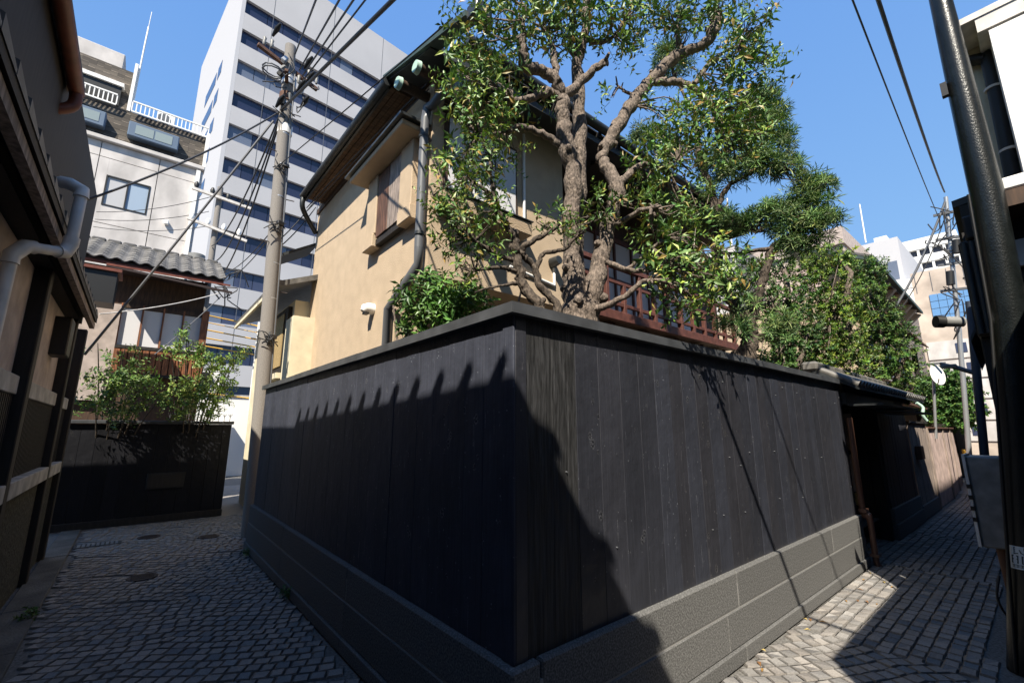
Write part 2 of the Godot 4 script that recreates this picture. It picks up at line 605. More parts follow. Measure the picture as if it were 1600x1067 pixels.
	mat("bamboo", lin(0.62, 0.44, 0.20), 0.8, Vector3(0.6, 9.0, 0.6), noise_tex(0.03, 3, 0.55, 1.0, 49))
	mat("brown_pipe", lin(0.13, 0.065, 0.045), 0.4)
	mat("bark", lin(0.42, 0.33, 0.265), 0.92, Vector3(3.2, 1.1, 3.2), noise_tex(0.03, 5, 0.22, 1.0, 51), noise_nrm(0.04, 5, 8.0, 51), 1.0)
	mat("bark_dark", lin(0.22, 0.17, 0.13), 0.92, Vector3(3.2, 1.1, 3.2), noise_tex(0.03, 5, 0.22, 1.0, 52), noise_nrm(0.03, 5, 8.0, 52), 1.0)
	mat("weathered", lin(0.42, 0.335, 0.285), 0.9, Vector3(2.0, 0.2, 2.0), streak)
	mat("pink_wall", lin(0.62, 0.47, 0.42), 0.9, Vector3(0.5, 0.5, 0.5), noise_tex(0.012, 4, 0.75, 1.0, 53))
	mat("beige_tile", lin(0.66, 0.55, 0.46), 0.8, Vector3(0.1, 0.1, 0.1), grain)
	mat("box_grey", lin(0.27, 0.27, 0.26), 0.5, Vector3(1, 1, 1), grain)
	mat("black_pole", lin(0.011, 0.014, 0.014), 0.30, Vector3(1.5, 0.7, 1.5), noise_tex(0.02, 3, 0.6, 1.0, 55), noise_nrm(0.12, 4, 3.5, 55), 0.22)
	mat("sign_white", lin(0.66, 0.70, 0.70), 0.6)
	mat("sign_ink", lin(0.03, 0.05, 0.05), 0.7)
	mat("drain", lin(0.10, 0.10, 0.095), 0.5, Vector3.ZERO, null, null, 1.0, 0.5)
	mat("iron", lin(0.065, 0.045, 0.04), 0.7, Vector3(3, 3, 3), fine)
	for k in [["leaf", 0.46], ["leaf_needle", 0.55], ["leaf_hedge", 0.5]]:
		var m := mat(k[0], Color.WHITE, k[1])
		m.vertex_color_use_as_albedo = true
		m.backlight_enabled = true
		m.backlight = Color(0.45, 0.5, 0.3)

# ---------------------------------------------------------------- setting
func seen(p: Vector3) -> float:
	# distance to the place the photograph was taken from, or a large number where its view does not reach
	var d := p - EYE
	var fw := Vector3(0.643, 0, -0.766)
	var flat := Vector3(d.x, 0, d.z)
	if flat.normalized().dot(fw) < 0.66 or flat.length() < 1.7:
		return 1e6
	return d.length()

func right_line(x: float) -> float:   # the right-hand edge of the right alley
	return 1.15 - maxf(0.0, x - 3.0) * 0.03

func left_line(x: float) -> float:    # its left-hand edge
	return 0.03 if x < 14.0 else 0.03 - (x - 14.0) * 0.05

func build_ground() -> void:
	var st := S()
	quad(st, Vector3(-300, -0.014, -300), Vector3(300, -0.014, -300), Vector3(300, -0.014, 300), Vector3(-300, -0.014, 300))
	var g := put("ground", st, mats["joint"])
	tag(g, "dark bedding between grey stone setts over both alleys", "", "", "structure")
	# setts: rows across each alley, running bond
	var spots := []
	var s := 0.098
	var ca := cos(deg_to_rad(31.0))
	var sa := sin(deg_to_rad(31.0))
	for j in range(-100, 60):                      # left alley and the junction: shallow arcs laid across it
		var u := -8.0
		while u < 6.0:
			var l := s * rng.randf_range(0.85, 1.2)
			var ph := fposmod((u + l * 0.5) / 1.5 + 0.5 * (j / 9 % 2), 1.0) - 0.5
			var v := j * s - 0.28 * ph * ph
			var px := (u + l * 0.5) * ca - v * sa - 1.0
			var pz := (u + l * 0.5) * sa + v * ca - 3.0
			if px > -1.83 and pz > -8.62 and pz < 1.6 and (px < -0.11 or pz > 0.10 or (pz < -5.85 and px < 0.74)) and px < 3.0:
				spots.append([Vector3(px, 0, pz), l - 0.007, s - 0.007, deg_to_rad(-31.0) + ph * 0.35])
			u += l
	var xr := 3.05                                 # right alley: rows along its length
	while xr < 15.0:
		var k := 0
		var z := left_line(xr) + 0.05
		if xr > 5.7 and xr < 8.2:
			z = -0.5
		while z < right_line(xr):
			var w := 0.088
			spots.append([Vector3(xr + 0.03 * rng.randf_range(-0.3, 0.3) + (0.055 if k % 2 else 0.0), 0, z + w * 0.5), 0.115, w - 0.005, 0.0])
			z += w
			k += 1
		xr += 0.12
	var meshes := []
	for v in 6:
		var q := S()
		var b := 0.09
		var t := [Vector3(-.5 + b, .5, -.5 + b), Vector3(.5 - b, .5, -.5 + b), Vector3(.5 - b, .5, .5 - b), Vector3(-.5 + b, .5, .5 - b)]
		var e := [Vector3(-.5, .36, -.5), Vector3(.5, .36, -.5), Vector3(.5, .36, .5), Vector3(-.5, .36, .5)]
		for i in 4:
			t[i] += Vector3(rng.randf_range(-.04, .04), rng.randf_range(-.08, .08), rng.randf_range(-.04, .04))
			e[i] += Vector3(rng.randf_range(-.05, .05), 0, rng.randf_range(-.05, .05))
		quad(q, t[0], t[1], t[2], t[3])
		for i in 4:
			var i2 := (i + 1) % 4
			quad(q, e[i], e[i2], t[i2], t[i])
			quad(q, e[i] - Vector3.UP * .7, e[i2] - Vector3.UP * .7, e[i2], e[i])
		q.generate_normals()
		meshes.append(q.commit())
	var order := []
	for i in spots.size():
		order.append([seen(spots[i][0]), i])
	order.sort_custom(func(a, b): return a[0] < b[0])
	var rest := []
	for m in 5:
		rest.append(S())
	for n in order.size():
		var sp: Array = spots[order[n][1]]
		var yy := rng.randf_range(-0.003, 0.003)
		var xf := Transform3D(Basis(Vector3.UP, sp[3] + rng.randf_range(-0.05, 0.05)).scaled_local(Vector3(sp[1], 0.024, sp[2])), sp[0] + Vector3(0, yy - 0.012, 0))
		var mi := rng.randi() % 5
		if n < 300:
			put("sett", meshes[rng.randi() % 6], mats["sett%d" % mi], g, xf)
		else:
			rest[mi].append_from(meshes[rng.randi() % 6], 0, xf)
	for m in 5:
		var o := MeshInstance3D.new()
		o.mesh = rest[m].commit()
		o.material_override = mats["sett%d" % m]
		o.name = "setts" if m == 0 else "setts_%03d" % m
		g.add_child(o, true)
		o.set_meta("kind", "stuff")
	# far part of the right alley and ground behind the yard walls: a plain sheet just above the bedding
	st = S()
	quad(st, Vector3(15.0, -0.008, -3.5), Vector3(80, -0.008, -14), Vector3(80, -0.008, 2), Vector3(15.0, -0.008, 1.0))
	quad(st, Vector3(-0.12, -0.008, -14.0), Vector3(3.0, -0.008, -14.0), Vector3(3.0, -0.008, -7.2), Vector3(-0.12, -0.008, -7.2))
	tag(put("pavement", st, mats["sett2"]), "", "", "", "structure")
	# concrete kerb along the left wall
	st = S()
	for i in 9:
		var z0 := 1.0 - i * 1.1
		box(st, Vector3(-2.12, -0.02, z0 - 1.09), Vector3(-1.88, 0.012 + 0.004 * (i % 2), z0), 0.008)
	tag(put("kerb", st, mats["kerb"]), "concrete kerb strip along the foot of the left wall", "", "", "structure")
	# soil of the walled yard
	st = S()
	quad(st, Vector3(0.12, 0.3, -6.8), Vector3(11, 0.3, -6.8), Vector3(11, 0.3, -0.12), Vector3(0.12, 0.3, -0.12))
	tag(put("yard_soil", st, mats["joint"]), "", "", "", "structure")

# ---------------------------------------------------------------- black fence round the yard
func build_fence() -> void:
	var f := thing("plank_fence", "long black plank fence on a concrete plinth, turning the street corner", "fence", Vector3(0, 0, 0))
	# plinth: three courses on each leg, with a chamfered top
	var ys := [[0.0, 0.098, 0.075], [0.102, 0.336, 0.055], [0.341, 0.576, 0.05]]
	var keys := ["plinth", "plinth_b", "plinth_c"]
	for c in 3:
		var y0: float = ys[c][0]
		var y1: float = ys[c][1]
		var p: float = ys[c][2]
		var z := -p if false else 0.0
		var n := 0
		var cuts := [0.0, -1.9, -3.8, -5.67]
		for i in 3:
			boxp("plinth_block", Vector3(-p, y0, cuts[i + 1] + 0.0012), Vector3(0.12, y1, cuts[i] - (0.0012 if i else -p)), mats[keys[(i + c) % 3]], f, 0.009 if c == 2 else 0.005)
		var cx := [0.13, 2.1, 4.35, 5.57]
		if c == 1:
			cx = [0.13, 1.9, 4.2, 5.57]
		for i in 3:
			boxp("plinth_block", Vector3(cx[i] + (0.0012 if i else 0.0), y0, -0.12), Vector3(cx[i + 1] - 0.0012, y1, p), mats[keys[(i + c + 1) % 3]], f, 0.009 if c == 2 else 0.005)
	boxp("mortar", Vector3(-0.047, 0.05, -5.66), Vector3(0.10, 0.5, 0.047), mats["mortar_line"], f)
	boxp("mortar", Vector3(0.101, 0.05, -0.1), Vector3(5.56, 0.5, 0.047), mats["mortar_line"], f)
	# planks
	var z := -0.075
	var pal := ["plank0", "plank1", "plank2", "plank3"]
	var i := 0
	while z > -5.60:
		var w := minf(rng.randf_range(0.165, 0.205), 5.66 + z)
		var o := rng.randf_range(0.0, 0.004)
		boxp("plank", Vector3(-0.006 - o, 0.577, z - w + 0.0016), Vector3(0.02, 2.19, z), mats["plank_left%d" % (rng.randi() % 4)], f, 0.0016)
		z -= w
	var x := 0.075
	while x < 5.50:
		var w := minf(rng.randf_range(0.165, 0.21), 5.56 - x)
		if i == 1: w = 0.19
		var o := rng.randf_range(0.0, 0.004)
		boxp("plank", Vector3(x, 0.577, -0.02), Vector3(x + w - 0.0016, 2.19, 0.006 + o), mats["plank_bare"] if i < 2 else mats[pal[rng.randi() % 4]], f, 0.0016)
		# nail heads
		if i > 0 and rng.randf() < 0.6:
			for yy in [0.95, 1.35, 1.98]:
				if rng.randf() < 0.4:
					var st := S()
					var ny: float = yy + rng.randf_range(-.06, .06)
					tube(st, [Vector3(x + w * 0.5, ny, 0.004), Vector3(x + w * 0.5, ny, 0.016)], [0.0045], 6)
					put("nail", st, mats["pipe_grey"], f)
		x += w
		i += 1
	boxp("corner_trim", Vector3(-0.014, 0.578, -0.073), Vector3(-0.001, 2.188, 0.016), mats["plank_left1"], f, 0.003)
	boxp("corner_trim", Vector3(0.0, 0.578, 0.001), Vector3(0.073, 2.188, 0.0155), mats["plank1"], f, 0.003)
	boxp("end_post", Vector3(0.021, 0.577, -5.675), Vector3(0.10, 2.19, -5.58), mats["plank0"], f)
	boxp("backing", Vector3(0.021, 0.577, -5.57), Vector3(0.05, 2.185, -0.021), mats["dark_wood"], f)
	boxp("backing", Vector3(0.051, 0.577, -0.05), Vector3(5.56, 2.185, -0.021), mats["dark_wood"], f)
	# metal cap, mitred at the corner, with lapped joints
	var prof := [Vector2(-0.055, 2.176), Vector2(-0.055, 2.232), Vector2(0.05, 2.268), Vector2(0.15, 2.232), Vector2(0.15, 2.176)]
	for leg in 2:
		var cuts := [0.0, 2.0, 3.95, 5.69] if leg == 0 else [0.0, 1.72, 3.6, 5.6]
		for k in 3:
			var st := S()
			var g := 0.0015 * (k % 2)
			var a := []
			var b := []
			for q in prof:
				var m0: float = q.x if k == 0 else cuts[k]
				if leg == 0:
					a.append(Vector3(q.x - g, q.y + g, -m0)); b.append(Vector3(q.x - g, q.y + g, -cuts[k + 1] - 0.004))
				else:
					a.append(Vector3(m0, q.y + g, -q.x + g)); b.append(Vector3(cuts[k + 1] + 0.004, q.y + g, -q.x + g))
			for j in 5:
				var j2 := (j + 1) % 5
				quad(st, a[j], a[j2], b[j2], b[j])
			for j in range(1, 4):
				tri(st, a[0], a[j], a[j + 1]); tri(st, b[0], b[j + 1], b[j])
			put("cap", st, mats["cap"], f)
	# brown drainpipe clipped to the right end
	var dp := thing("drainpipe", "brown drainpipe at the end of the black fence beside the gate", "drainpipe", Vector3(5.6, 0, 0.06))
	tubep("pipe", smooth_path([Vector3(5.64, 1.75, 0.05), Vector3(5.64, 0.62, 0.05), Vector3(5.63, 0.58, 0.10), Vector3(5.62, 0.5, 0.115), Vector3(5.62, 0.05, 0.115), Vector3(5.61, 0.01, 0.15)]), 0.034, mats["brown_pipe"], dp, 10)
	boxp("bracket", Vector3(5.58, 0.60, 0.02), Vector3(5.70, 0.64, 0.10), mats["brown_pipe"], dp)
	boxp("bracket", Vector3(5.57, 0.10, 0.07), Vector3(5.68, 0.13, 0.16), mats["brown_pipe"], dp)

# ---------------------------------------------------------------- tan stucco house behind the fence
func build_house() -> void:
	var h := thing("stucco_house", "two storey tan stucco house with dark eaves behind the black fence", "house", Vector3(0.8, 0, -6.8))
	var sw: Material = mats["stucco"]
	var ss: Material = mats["stucco_side"]
	boxp("wall", Vector3(0.8, 0, -6.85), Vector3(8.3, 3.262, -3.15), sw, h)
	boxp("wall", Vector3(0.801, 3.2625, -6.85), Vector3(2.98, 6.05, -2.40), sw, h)
	boxp("wall", Vector3(2.982, 3.265, -6.85), Vector3(9.7, 6.05, -3.35), mats["brown_wood"], h)
	# window with tan surround and board shutters on the alley side
	boxp("window_head", Vector3(0.47, 5.02, -4.16), Vector3(0.80, 5.09, -2.52), sw, h, 0.01)
	boxp("window_canopy", Vector3(0.42, 5.095, -4.22), Vector3(0.80, 5.125, -2.46), mats["metal_dark"], h)
	boxp("jamb", Vector3(0.69, 4.16, -4.0), Vector3(0.80, 5.018, -3.68), sw, h, 0.008)
	boxp("jamb", Vector3(0.69, 4.16, -2.98), Vector3(0.80, 5.018, -2.66), sw, h, 0.008)
	boxp("sill", Vector3(0.67, 3.98, -4.03), Vector3(0.80, 4.158, -3.70), sw, h, 0.008)
	boxp("sill", Vector3(0.67, 3.98, -2.96), Vector3(0.80, 4.158, -2.64), sw, h, 0.008)
	boxp("sill_shadow_board", Vector3(0.72, 4.0, -3.698), Vector3(0.80, 4.08, -2.962), mats["dark_wood"], h)
	var zz := -3.68
	for k in 4:
		var w: float = [0.19, 0.16, 0.17, 0.175][k]
		boxp("shutter_board", Vector3(0.705 - 0.004 * (k % 2), 4.09, zz + 0.004), Vector3(0.74, 5.0, zz + w), mats[["shutter", "shutter", "shutter_worn", "shutter_worn"][k]], h, 0.004)
		zz += w
	# vent hood
	var st := S()
	tube(st, [Vector3(0.80, 3.16, -3.82), Vector3(0.73, 3.16, -3.82), Vector3(0.685, 3.145, -3.82), Vector3(0.66, 3.11, -3.82)], [0.075, 0.075, 0.066, 0.035], 14)
	put("vent_hood", st, mats["white_paint"], h)
	boxp("vent_opening", Vector3(0.672, 3.075, -3.865), Vector3(0.73, 3.10, -3.775), mats["black"], h)
	# overhanging bay window facing the tree
	boxp("window_frame", Vector3(0.95, 4.22, -2.40), Vector3(2.06, 5.3, -2.36), mats["brown_wood"], h, 0.005)
	for k in 3:
		boxp("shoji_pane", Vector3(1.0 + k * 0.35, 4.27, -2.362), Vector3(1.32 + k * 0.35, 5.25, -2.345), mats["shoji"], h)
	boxp("window_sill", Vector3(0.84, 4.02, -2.40), Vector3(2.16, 4.2, -2.18), ss, h, 0.01)
	boxp("sill_top", Vector3(0.84, 4.203, -2.40), Vector3(2.17, 4.215, -2.16), mats["metal_dark"], h)
	tubep("white_conduit", [Vector3(2.19, 5.6, -2.37), Vector3(2.19, 4.05, -2.37)], 0.02, mats["white_paint"], h, 8)
	tubep("white_conduit", [Vector3(1.95, 3.62, -2.385), Vector3(2.75, 3.54, -2.385), Vector3(2.75, 3.8, -2.385)], 0.022, mats["white_paint"], h, 8)
	var lampst := S()
	tube(lampst, [Vector3(2.72, 3.86, -2.39), Vector3(2.72, 3.87, -2.25)], [0.075, 0.06], 12)
	put("meter", lampst, mats["metal_dark"], h)
	# ribbed stucco vent under the gable
	for k in 4:
		boxp("louvre", Vector3(0.92 + k * 0.01, 5.32 + k * 0.07, -2.398), Vector3(1.3 - k * 0.01, 5.36 + k * 0.07, -2.375), mats["brown_wood"], h)
	# balcony of red-brown timber
	boxp("balcony_beam", Vector3(2.99, 3.27, -2.46), Vector3(8.4, 3.42, -2.36), mats["balcony"], h, 0.008)
	boxp("balcony_floor", Vector3(2.99, 3.30, -3.345), Vector3(8.35, 3.36, -2.47), mats["brown_wood"], h)
	boxp("balcony_rail", Vector3(2.99, 4.14, -2.45), Vector3(8.4, 4.22, -2.37), mats["balcony"], h, 0.008)
	boxp("balcony_rail", Vector3(2.99, 3.88, -2.43), Vector3(8.4, 3.93, -2.39), mats["balcony"], h, 0.005)
	boxp("balcony_rail", Vector3(2.99, 3.52, -2.43), Vector3(8.4, 3.58, -2.39), mats["balcony"], h, 0.005)
	for k in 13:
		var px := 3.02 + k * 0.44
		boxp("baluster", Vector3(px, 3.42, -2.45), Vector3(px + 0.07, 4.14 if k % 2 == 0 else 3.88, -2.38), mats["balcony"], h, 0.005)
	for k in 6:
		boxp("joist_end", Vector3(3.2 + k * 0.95, 3.14, -3.3), Vector3(3.3 + k * 0.95, 3.27, -2.5), mats["balcony"], h)
	for k in 9:
		var px := 3.15 + k * 0.57
		boxp("shoji_screen", Vector3(px, 3.55, -3.35), Vector3(px + 0.52, 5.25, -3.33), mats["shoji"], h)
		boxp("mullion", Vector3(px - 0.048, 3.40, -3.35), Vector3(px - 0.002, 5.4, -3.29), mats["balcony"], h)
	for k in 3:
		boxp("transom", Vector3(3.0, [3.46, 4.45, 5.26][k], -3.328), Vector3(8.3, [3.54, 4.49, 5.34][k], -3.30), mats["balcony"], h)
	# roofs: eave towards the left alley, gable above the corner, long eave over the balcony
	st = S()
	var ridge := Vector3(4.2, 7.9, -2.75)
	prism(st, [Vector3(0.46, 5.88, -6.55), Vector3(0.46, 5.86, -2.95), Vector3(4.2, 7.7, -2.95), Vector3(4.2, 7.7, -6.55)], Vector3(0, 0.09, 0))
	put("roof", st, mats["roof_dark"], h)
	st = S()
	prism(st, [Vector3(0.40, 5.88, -3.0), Vector3(0.40, 5.28, -1.15), Vector3(0.55, 5.30, -1.15), Vector3(0.55, 5.90, -3.0)], Vector3(0, 0.06, 0))
	put("verge_board", st, mats["copper_green"], h)
	st = S()
	prism(st, [Vector3(0.44, 5.84, -2.94), Vector3(0.44, 5.50, -1.86), Vector3(8.5, 5.88, -1.86), Vector3(8.5, 7.0, -4.2), Vector3(4.2, 7.4, -4.2)], Vector3(0, 0.09, 0))
	put("roof", st, mats["roof_dark"], h)
	boxp("fascia", Vector3(0.46, 5.76, -6.55), Vector3(0.49, 5.875, -2.96), mats["metal_dark"], h)
	tubep("gutter", [Vector3(0.42, 5.84, -6.55), Vector3(0.42, 5.80, -2.9)], 0.055, mats["metal_dark"], h, 12)
	tubep("gutter", [Vector3(0.85, 5.83, -1.80), Vector3(8.55, 5.90, -1.80)], 0.065, mats["metal_dark"], h, 12)
	for k in 4:     # boards along the underside of the left eave
		boxp("eave_board", Vector3(0.50 + k * 0.075, 5.80 - 0.004 * (k % 2), -6.53), Vector3(0.57 + k * 0.075, 5.825, -2.97), mats["eave_wood"], h, 0.006)
	boxp("soffit", Vector3(0.80, 5.84, -3.40), Vector3(8.42, 5.865, -1.90), mats["dark_wood"], h)
	boxp("soffit", Vector3(0.492, 5.826, -6.54), Vector3(0.80, 5.838, -2.97), mats["eave_wood"], h)
	boxp("wall_plate", Vector3(0.77, 5.70, -6.85), Vector3(0.80, 5.80, -2.45), mats["brown_wood"], h)
	for k in 17:
		boxp("rafter", Vector3(0.95 + k * 0.45, 5.75, -2.40), Vector3(1.01 + k * 0.45, 5.838, -1.86), mats["dark_wood"], h)
	for k in 2:      # purlin ends with pale green caps
		var c: Vector3 = [Vector3(0.44, 5.53, -2.55), Vector3(0.44, 5.42, -2.1)][k]
		st = S()
		tube(st, [c + Vector3(0.5, 0.02, 0), c], [0.06], 12)
		var pu := put("purlin", st, mats["brown_wood"], h)
		st = S()
		tube(st, [c, c + Vector3(-0.05, 0, 0)], [0.075, 0.066], 14)
		put("purlin_cap", st, mats["green_cap"], pu)
	boxp("gable_end_cap", Vector3(0.42, 5.24, -1.16), Vector3(0.6, 5.38, -1.0), mats["metal_dark"], h, 0.01)
	# lantern-like junction box under the gable corner
	boxp("rain_head", Vector3(0.66, 4.98, -1.75), Vector3(0.84, 5.14, -1.58), mats["pipe_grey"], h, 0.01)
	# downpipe
	st = S()
	var path := [Vector3(0.78, 5.40, -1.85), Vector3(0.74, 5.26, -2.3), Vector3(0.72, 5.14, -2.44), Vector3(0.72, 3.55, -2.46)]
	tube(st, smooth_path(path, 3), [0.052], 12)
	tube(st, [Vector3(0.72, 3.56, -2.46), Vector3(0.72, 3.36, -2.46), Vector3(0.73, 3.02, -3.2), Vector3(0.73, 0.4, -3.2)], [0.052], 12)
	put("downpipe", st, mats["pipe_grey"], h)
	for y in [4.9, 3.7]:
		tubep("pipe_clip", [Vector3(0.72, y, -2.455), Vector3(0.72, y + 0.035, -2.455)], 0.062, mats["metal_dark"], h, 12)
	# second downpipe at the far corner
	st = S()
	tube(st, smooth_path([Vector3(0.42, 5.78, -6.5), Vector3(0.42, 5.62, -6.5), Vector3(0.52, 5.5, -6.6), Vector3(0.77, 5.3, -6.8)], 3), [0.045], 10)
	put("downpipe", st, mats["metal_dark"], h)
	# wires stapled along the wall
	st = S()
	tube(st, [Vector3(0.52, 5.66, -6.6), Vector3(0.60, 5.64, -4.5), Vector3(0.70, 5.58, -2.4)], [0.009], 5)
	tube(st, [Vector3(0.54, 5.61, -6.6), Vector3(0.63, 5.60, -4.5), Vector3(0.73, 5.53, -2.4)], [0.007], 5)
	put("wall_wires", st, mats["cable_black"], h)
	# small lower roof stubs at the far end
	st = S()
	prism(st, [Vector3(0.25, 4.72, -7.6), Vector3(0.25, 4.72, -6.86), Vector3(0.85, 5.1, -6.86), Vector3(0.85, 5.1, -7.6)], Vector3(0, 0.06, 0))
	put("side_roof", st, mats["roof_dark"], h)

	# neighbour with the bamboo blind
	var nb := thing("blind_house", "cream house with a hanging bamboo blind beyond the tan house", "house", Vector3(0.6, 0, -9.5))
	boxp("wall", Vector3(0.56, 0, -10.2), Vector3(4.0, 3.95, -6.9), mats["cream"], nb)
	boxp("corner_wall", Vector3(0.45, 0, -6.95), Vector3(0.9, 3.55, -6.45), mats["cream"], nb)
	boxp("blind", Vector3(0.47, 2.75, -8.3), Vector3(0.485, 3.75, -7.25), mats["bamboo"], nb)
	boxp("window_frame", Vector3(0.49, 2.62, -8.45), Vector3(0.555, 3.85, -7.05), mats["dark_wood"], nb)
	boxp("sill", Vector3(0.38, 2.5, -8.5), Vector3(0.555, 2.60, -7.0), mats["cream"], nb)
	st = S()
	prism(st, [Vector3(0.1, 4.0, -10.3), Vector3(0.1, 4.0, -6.5), Vector3(2.5, 5.0, -6.5), Vector3(2.5, 5.0, -10.3)], Vector3(0, 0.1, 0))
	put("roof", st, mats["tile_grey"], nb)
	boxp("fascia", Vector3(0.08, 3.93, -10.3), Vector3(0.12, 3.995, -6.5), mats["cream"], nb)

# ---------------------------------------------------------------- left side
func build_left_townhouse() -> void:
	var h := thing("plaster_townhouse", "old townhouse with pink plaster panels and dark posts along the left alley", "townhouse", Vector3(-2.3, 0, -6.7))
	boxp("core_wall", Vector3(-6.0, 0, -6.7), Vector3(-2.26, 4.9, 3.2), mats["dark_wood"], h)
	boxp("stone_base", Vector3(-2.258, 0, -6.7), Vector3(-2.15, 1.06, 0.5), mats["stone_base"], h)
	for k in 3:
		var z0: float = [-6.6, -5.45, -3.3][k]
		var z1: float = [-5.6, -3.45, 0.2][k]
		boxp("ledge_board", Vector3(-2.2, 1.065, z0), Vector3(-2.09, 1.20, z1), mats["ledge"], h, 0.006)
		boxp("plaster_panel", Vector3(-2.255, 2.02, z0), Vector3(-2.19, 2.86, z1), mats["plaster_left"], h)
		boxp("sill_board", Vector3(-2.25, 1.86, z0), Vector3(-2.14, 2.0, z1), mats["ledge"], h, 0.006)
		var zz := z0 + 0.02
		while zz < z1:
			boxp("lattice_slat", Vector3(-2.19, 1.205, zz), Vector3(-2.155, 1.855, zz + 0.028), mats["dark_wood"], h)
			zz += 0.062
	for zp in [-6.68, -5.52, -3.37, -1.2]:
		boxp("post", Vector3(-2.22, 0, zp - 0.07), Vector3(-2.09, 2.95, zp + 0.07), mats["dark_wood"], h, 0.008)
	boxp("meter_box", Vector3(-2.2, 2.35, -5.0), Vector3(-2.06, 2.75, -4.7), mats["black"], h, 0.01)
	# lower eave: soffit, fascia and tile ends
	var st := S()
	prism(st, [Vector3(-1.95, 2.90, -5.75), Vector3(-1.95, 2.90, 0.6), Vector3(-2.9, 3.3, 0.6), Vector3(-2.9, 3.3, -5.75)], Vector3(0, 0.05, 0))
	put("lower_eave", st, mats["dark_wood"], h)
	boxp("eave_fascia", Vector3(-2.01, 2.83, -5.78), Vector3(-1.965, 2.895, 0.6), mats["weathered"], h)
	boxp("eave_beam", Vector3(-2.2, 2.87, -5.75), Vector3(-2.08, 2.98, 0.6), mats["dark_wood"], h)
	for k in 24:
		st = S()
		var z := -5.72 + k * 0.265
		prism(st, [Vector3(-1.945, 2.952, z), Vector3(-1.945, 2.972, z), Vector3(-1.945, 3.02, z + 0.255), Vector3(-1.945, 2.952, z + 0.255)], Vector3(-0.95, 0.40, 0))
		put("roof_tile", st, mats[["tile_grey", "tile_b", "tile_c"][k % 3]], h)
	# upper wall and the copper-red gutter of the far roof
	boxp("upper_wall", Vector3(-2.9, 3.35, -2.9), Vector3(-2.45, 4.7, 3.2), mats["brown_wood"], h)
	boxp("upper_soffit", Vector3(-2.5, 4.56, -3.5), Vector3(-2.21, 4.62, -2.05), mats["weathered"], h)
	tubep("gutter", [Vector3(-2.19, 4.55, -1.9), Vector3(-2.19, 4.53, -3.42)], 0.055, mats["copper_red"], h, 12)
	st = S()
	tube(st, smooth_path([Vector3(-2.19, 4.53, -3.36), Vector3(-2.19, 4.38, -3.38), Vector3(-2.3, 4.28, -3.36), Vector3(-2.44, 4.26, -3.34)], 4), [0.045], 10)
	put("gutter_elbow", st, mats["copper_red"], h)
	st = S()
	prism(st, [Vector3(-2.16, 4.60, -3.55), Vector3(-2.16, 4.60, -1.95), Vector3(-4.2, 5.4, -1.95), Vector3(-4.2, 5.4, -3.55)], Vector3(0, 0.06, 0))
	put("far_roof", st, mats["roof_dark"], h)
	# main roof, tile ends along its eave (they throw the toothed shadow on the fence)
	st = S()
	prism(st, [Vector3(-2.2, 4.81, -2.2), Vector3(-2.2, 4.98, 1.6), Vector3(-2.2, 4.98, 2.6), Vector3(-4.5, 5.95, 2.6), Vector3(-4.5, 5.95, 1.6), Vector3(-4.5, 5.78, -2.2)], Vector3(0, 0.06, 0))
	put("main_roof", st, mats["roof_dark"], h)
	for k in 16:
		st = S()
		var z := -2.12 + k * 0.305
		var dy := -0.045 * maxf(0.0, 1.6 - z)
		tube(st, [Vector3(-2.17, 5.07 + dy, z), Vector3(-3.4, 5.58 + dy, z)], [0.045], 8)
		put("roof_tile", st, mats[["tile_grey", "tile_b", "tile_c"][k % 3]], h)
	# white plastic drainpipe that steps out round the eave
	var p := thing("white_drainpipe", "white plastic drainpipe stepping round the eave of the plaster townhouse", "drainpipe", Vector3(-2.1, 0, -2.4))
	st = S()
	var a := [Vector3(-2.3, 3.28, -2.55), Vector3(-1.97, 3.24, -2.35), Vector3(-1.90, 3.20, -2.32), Vector3(-1.90, 2.80, -2.30), Vector3(-1.92, 2.74, -2.30), Vector3(-2.06, 2.68, -2.1), Vector3(-2.10, 2.60, -2.06), Vector3(-2.10, 1.95, -2.06)]
	tube(st, a, [0.033], 12)
	put("pipe", st, mats["white_pvc"], p)
	for q in [1, 3, 5]:
		st = S()
		tube(st, [a[q] - (a[q] - a[q - 1]).normalized() * 0.05, a[q], a[q + 1], a[q + 1] + (a[q + 2] - a[q + 1]).normalized() * 0.05], [0.042], 12)
		put("elbow", st, mats["white_pvc"], p)

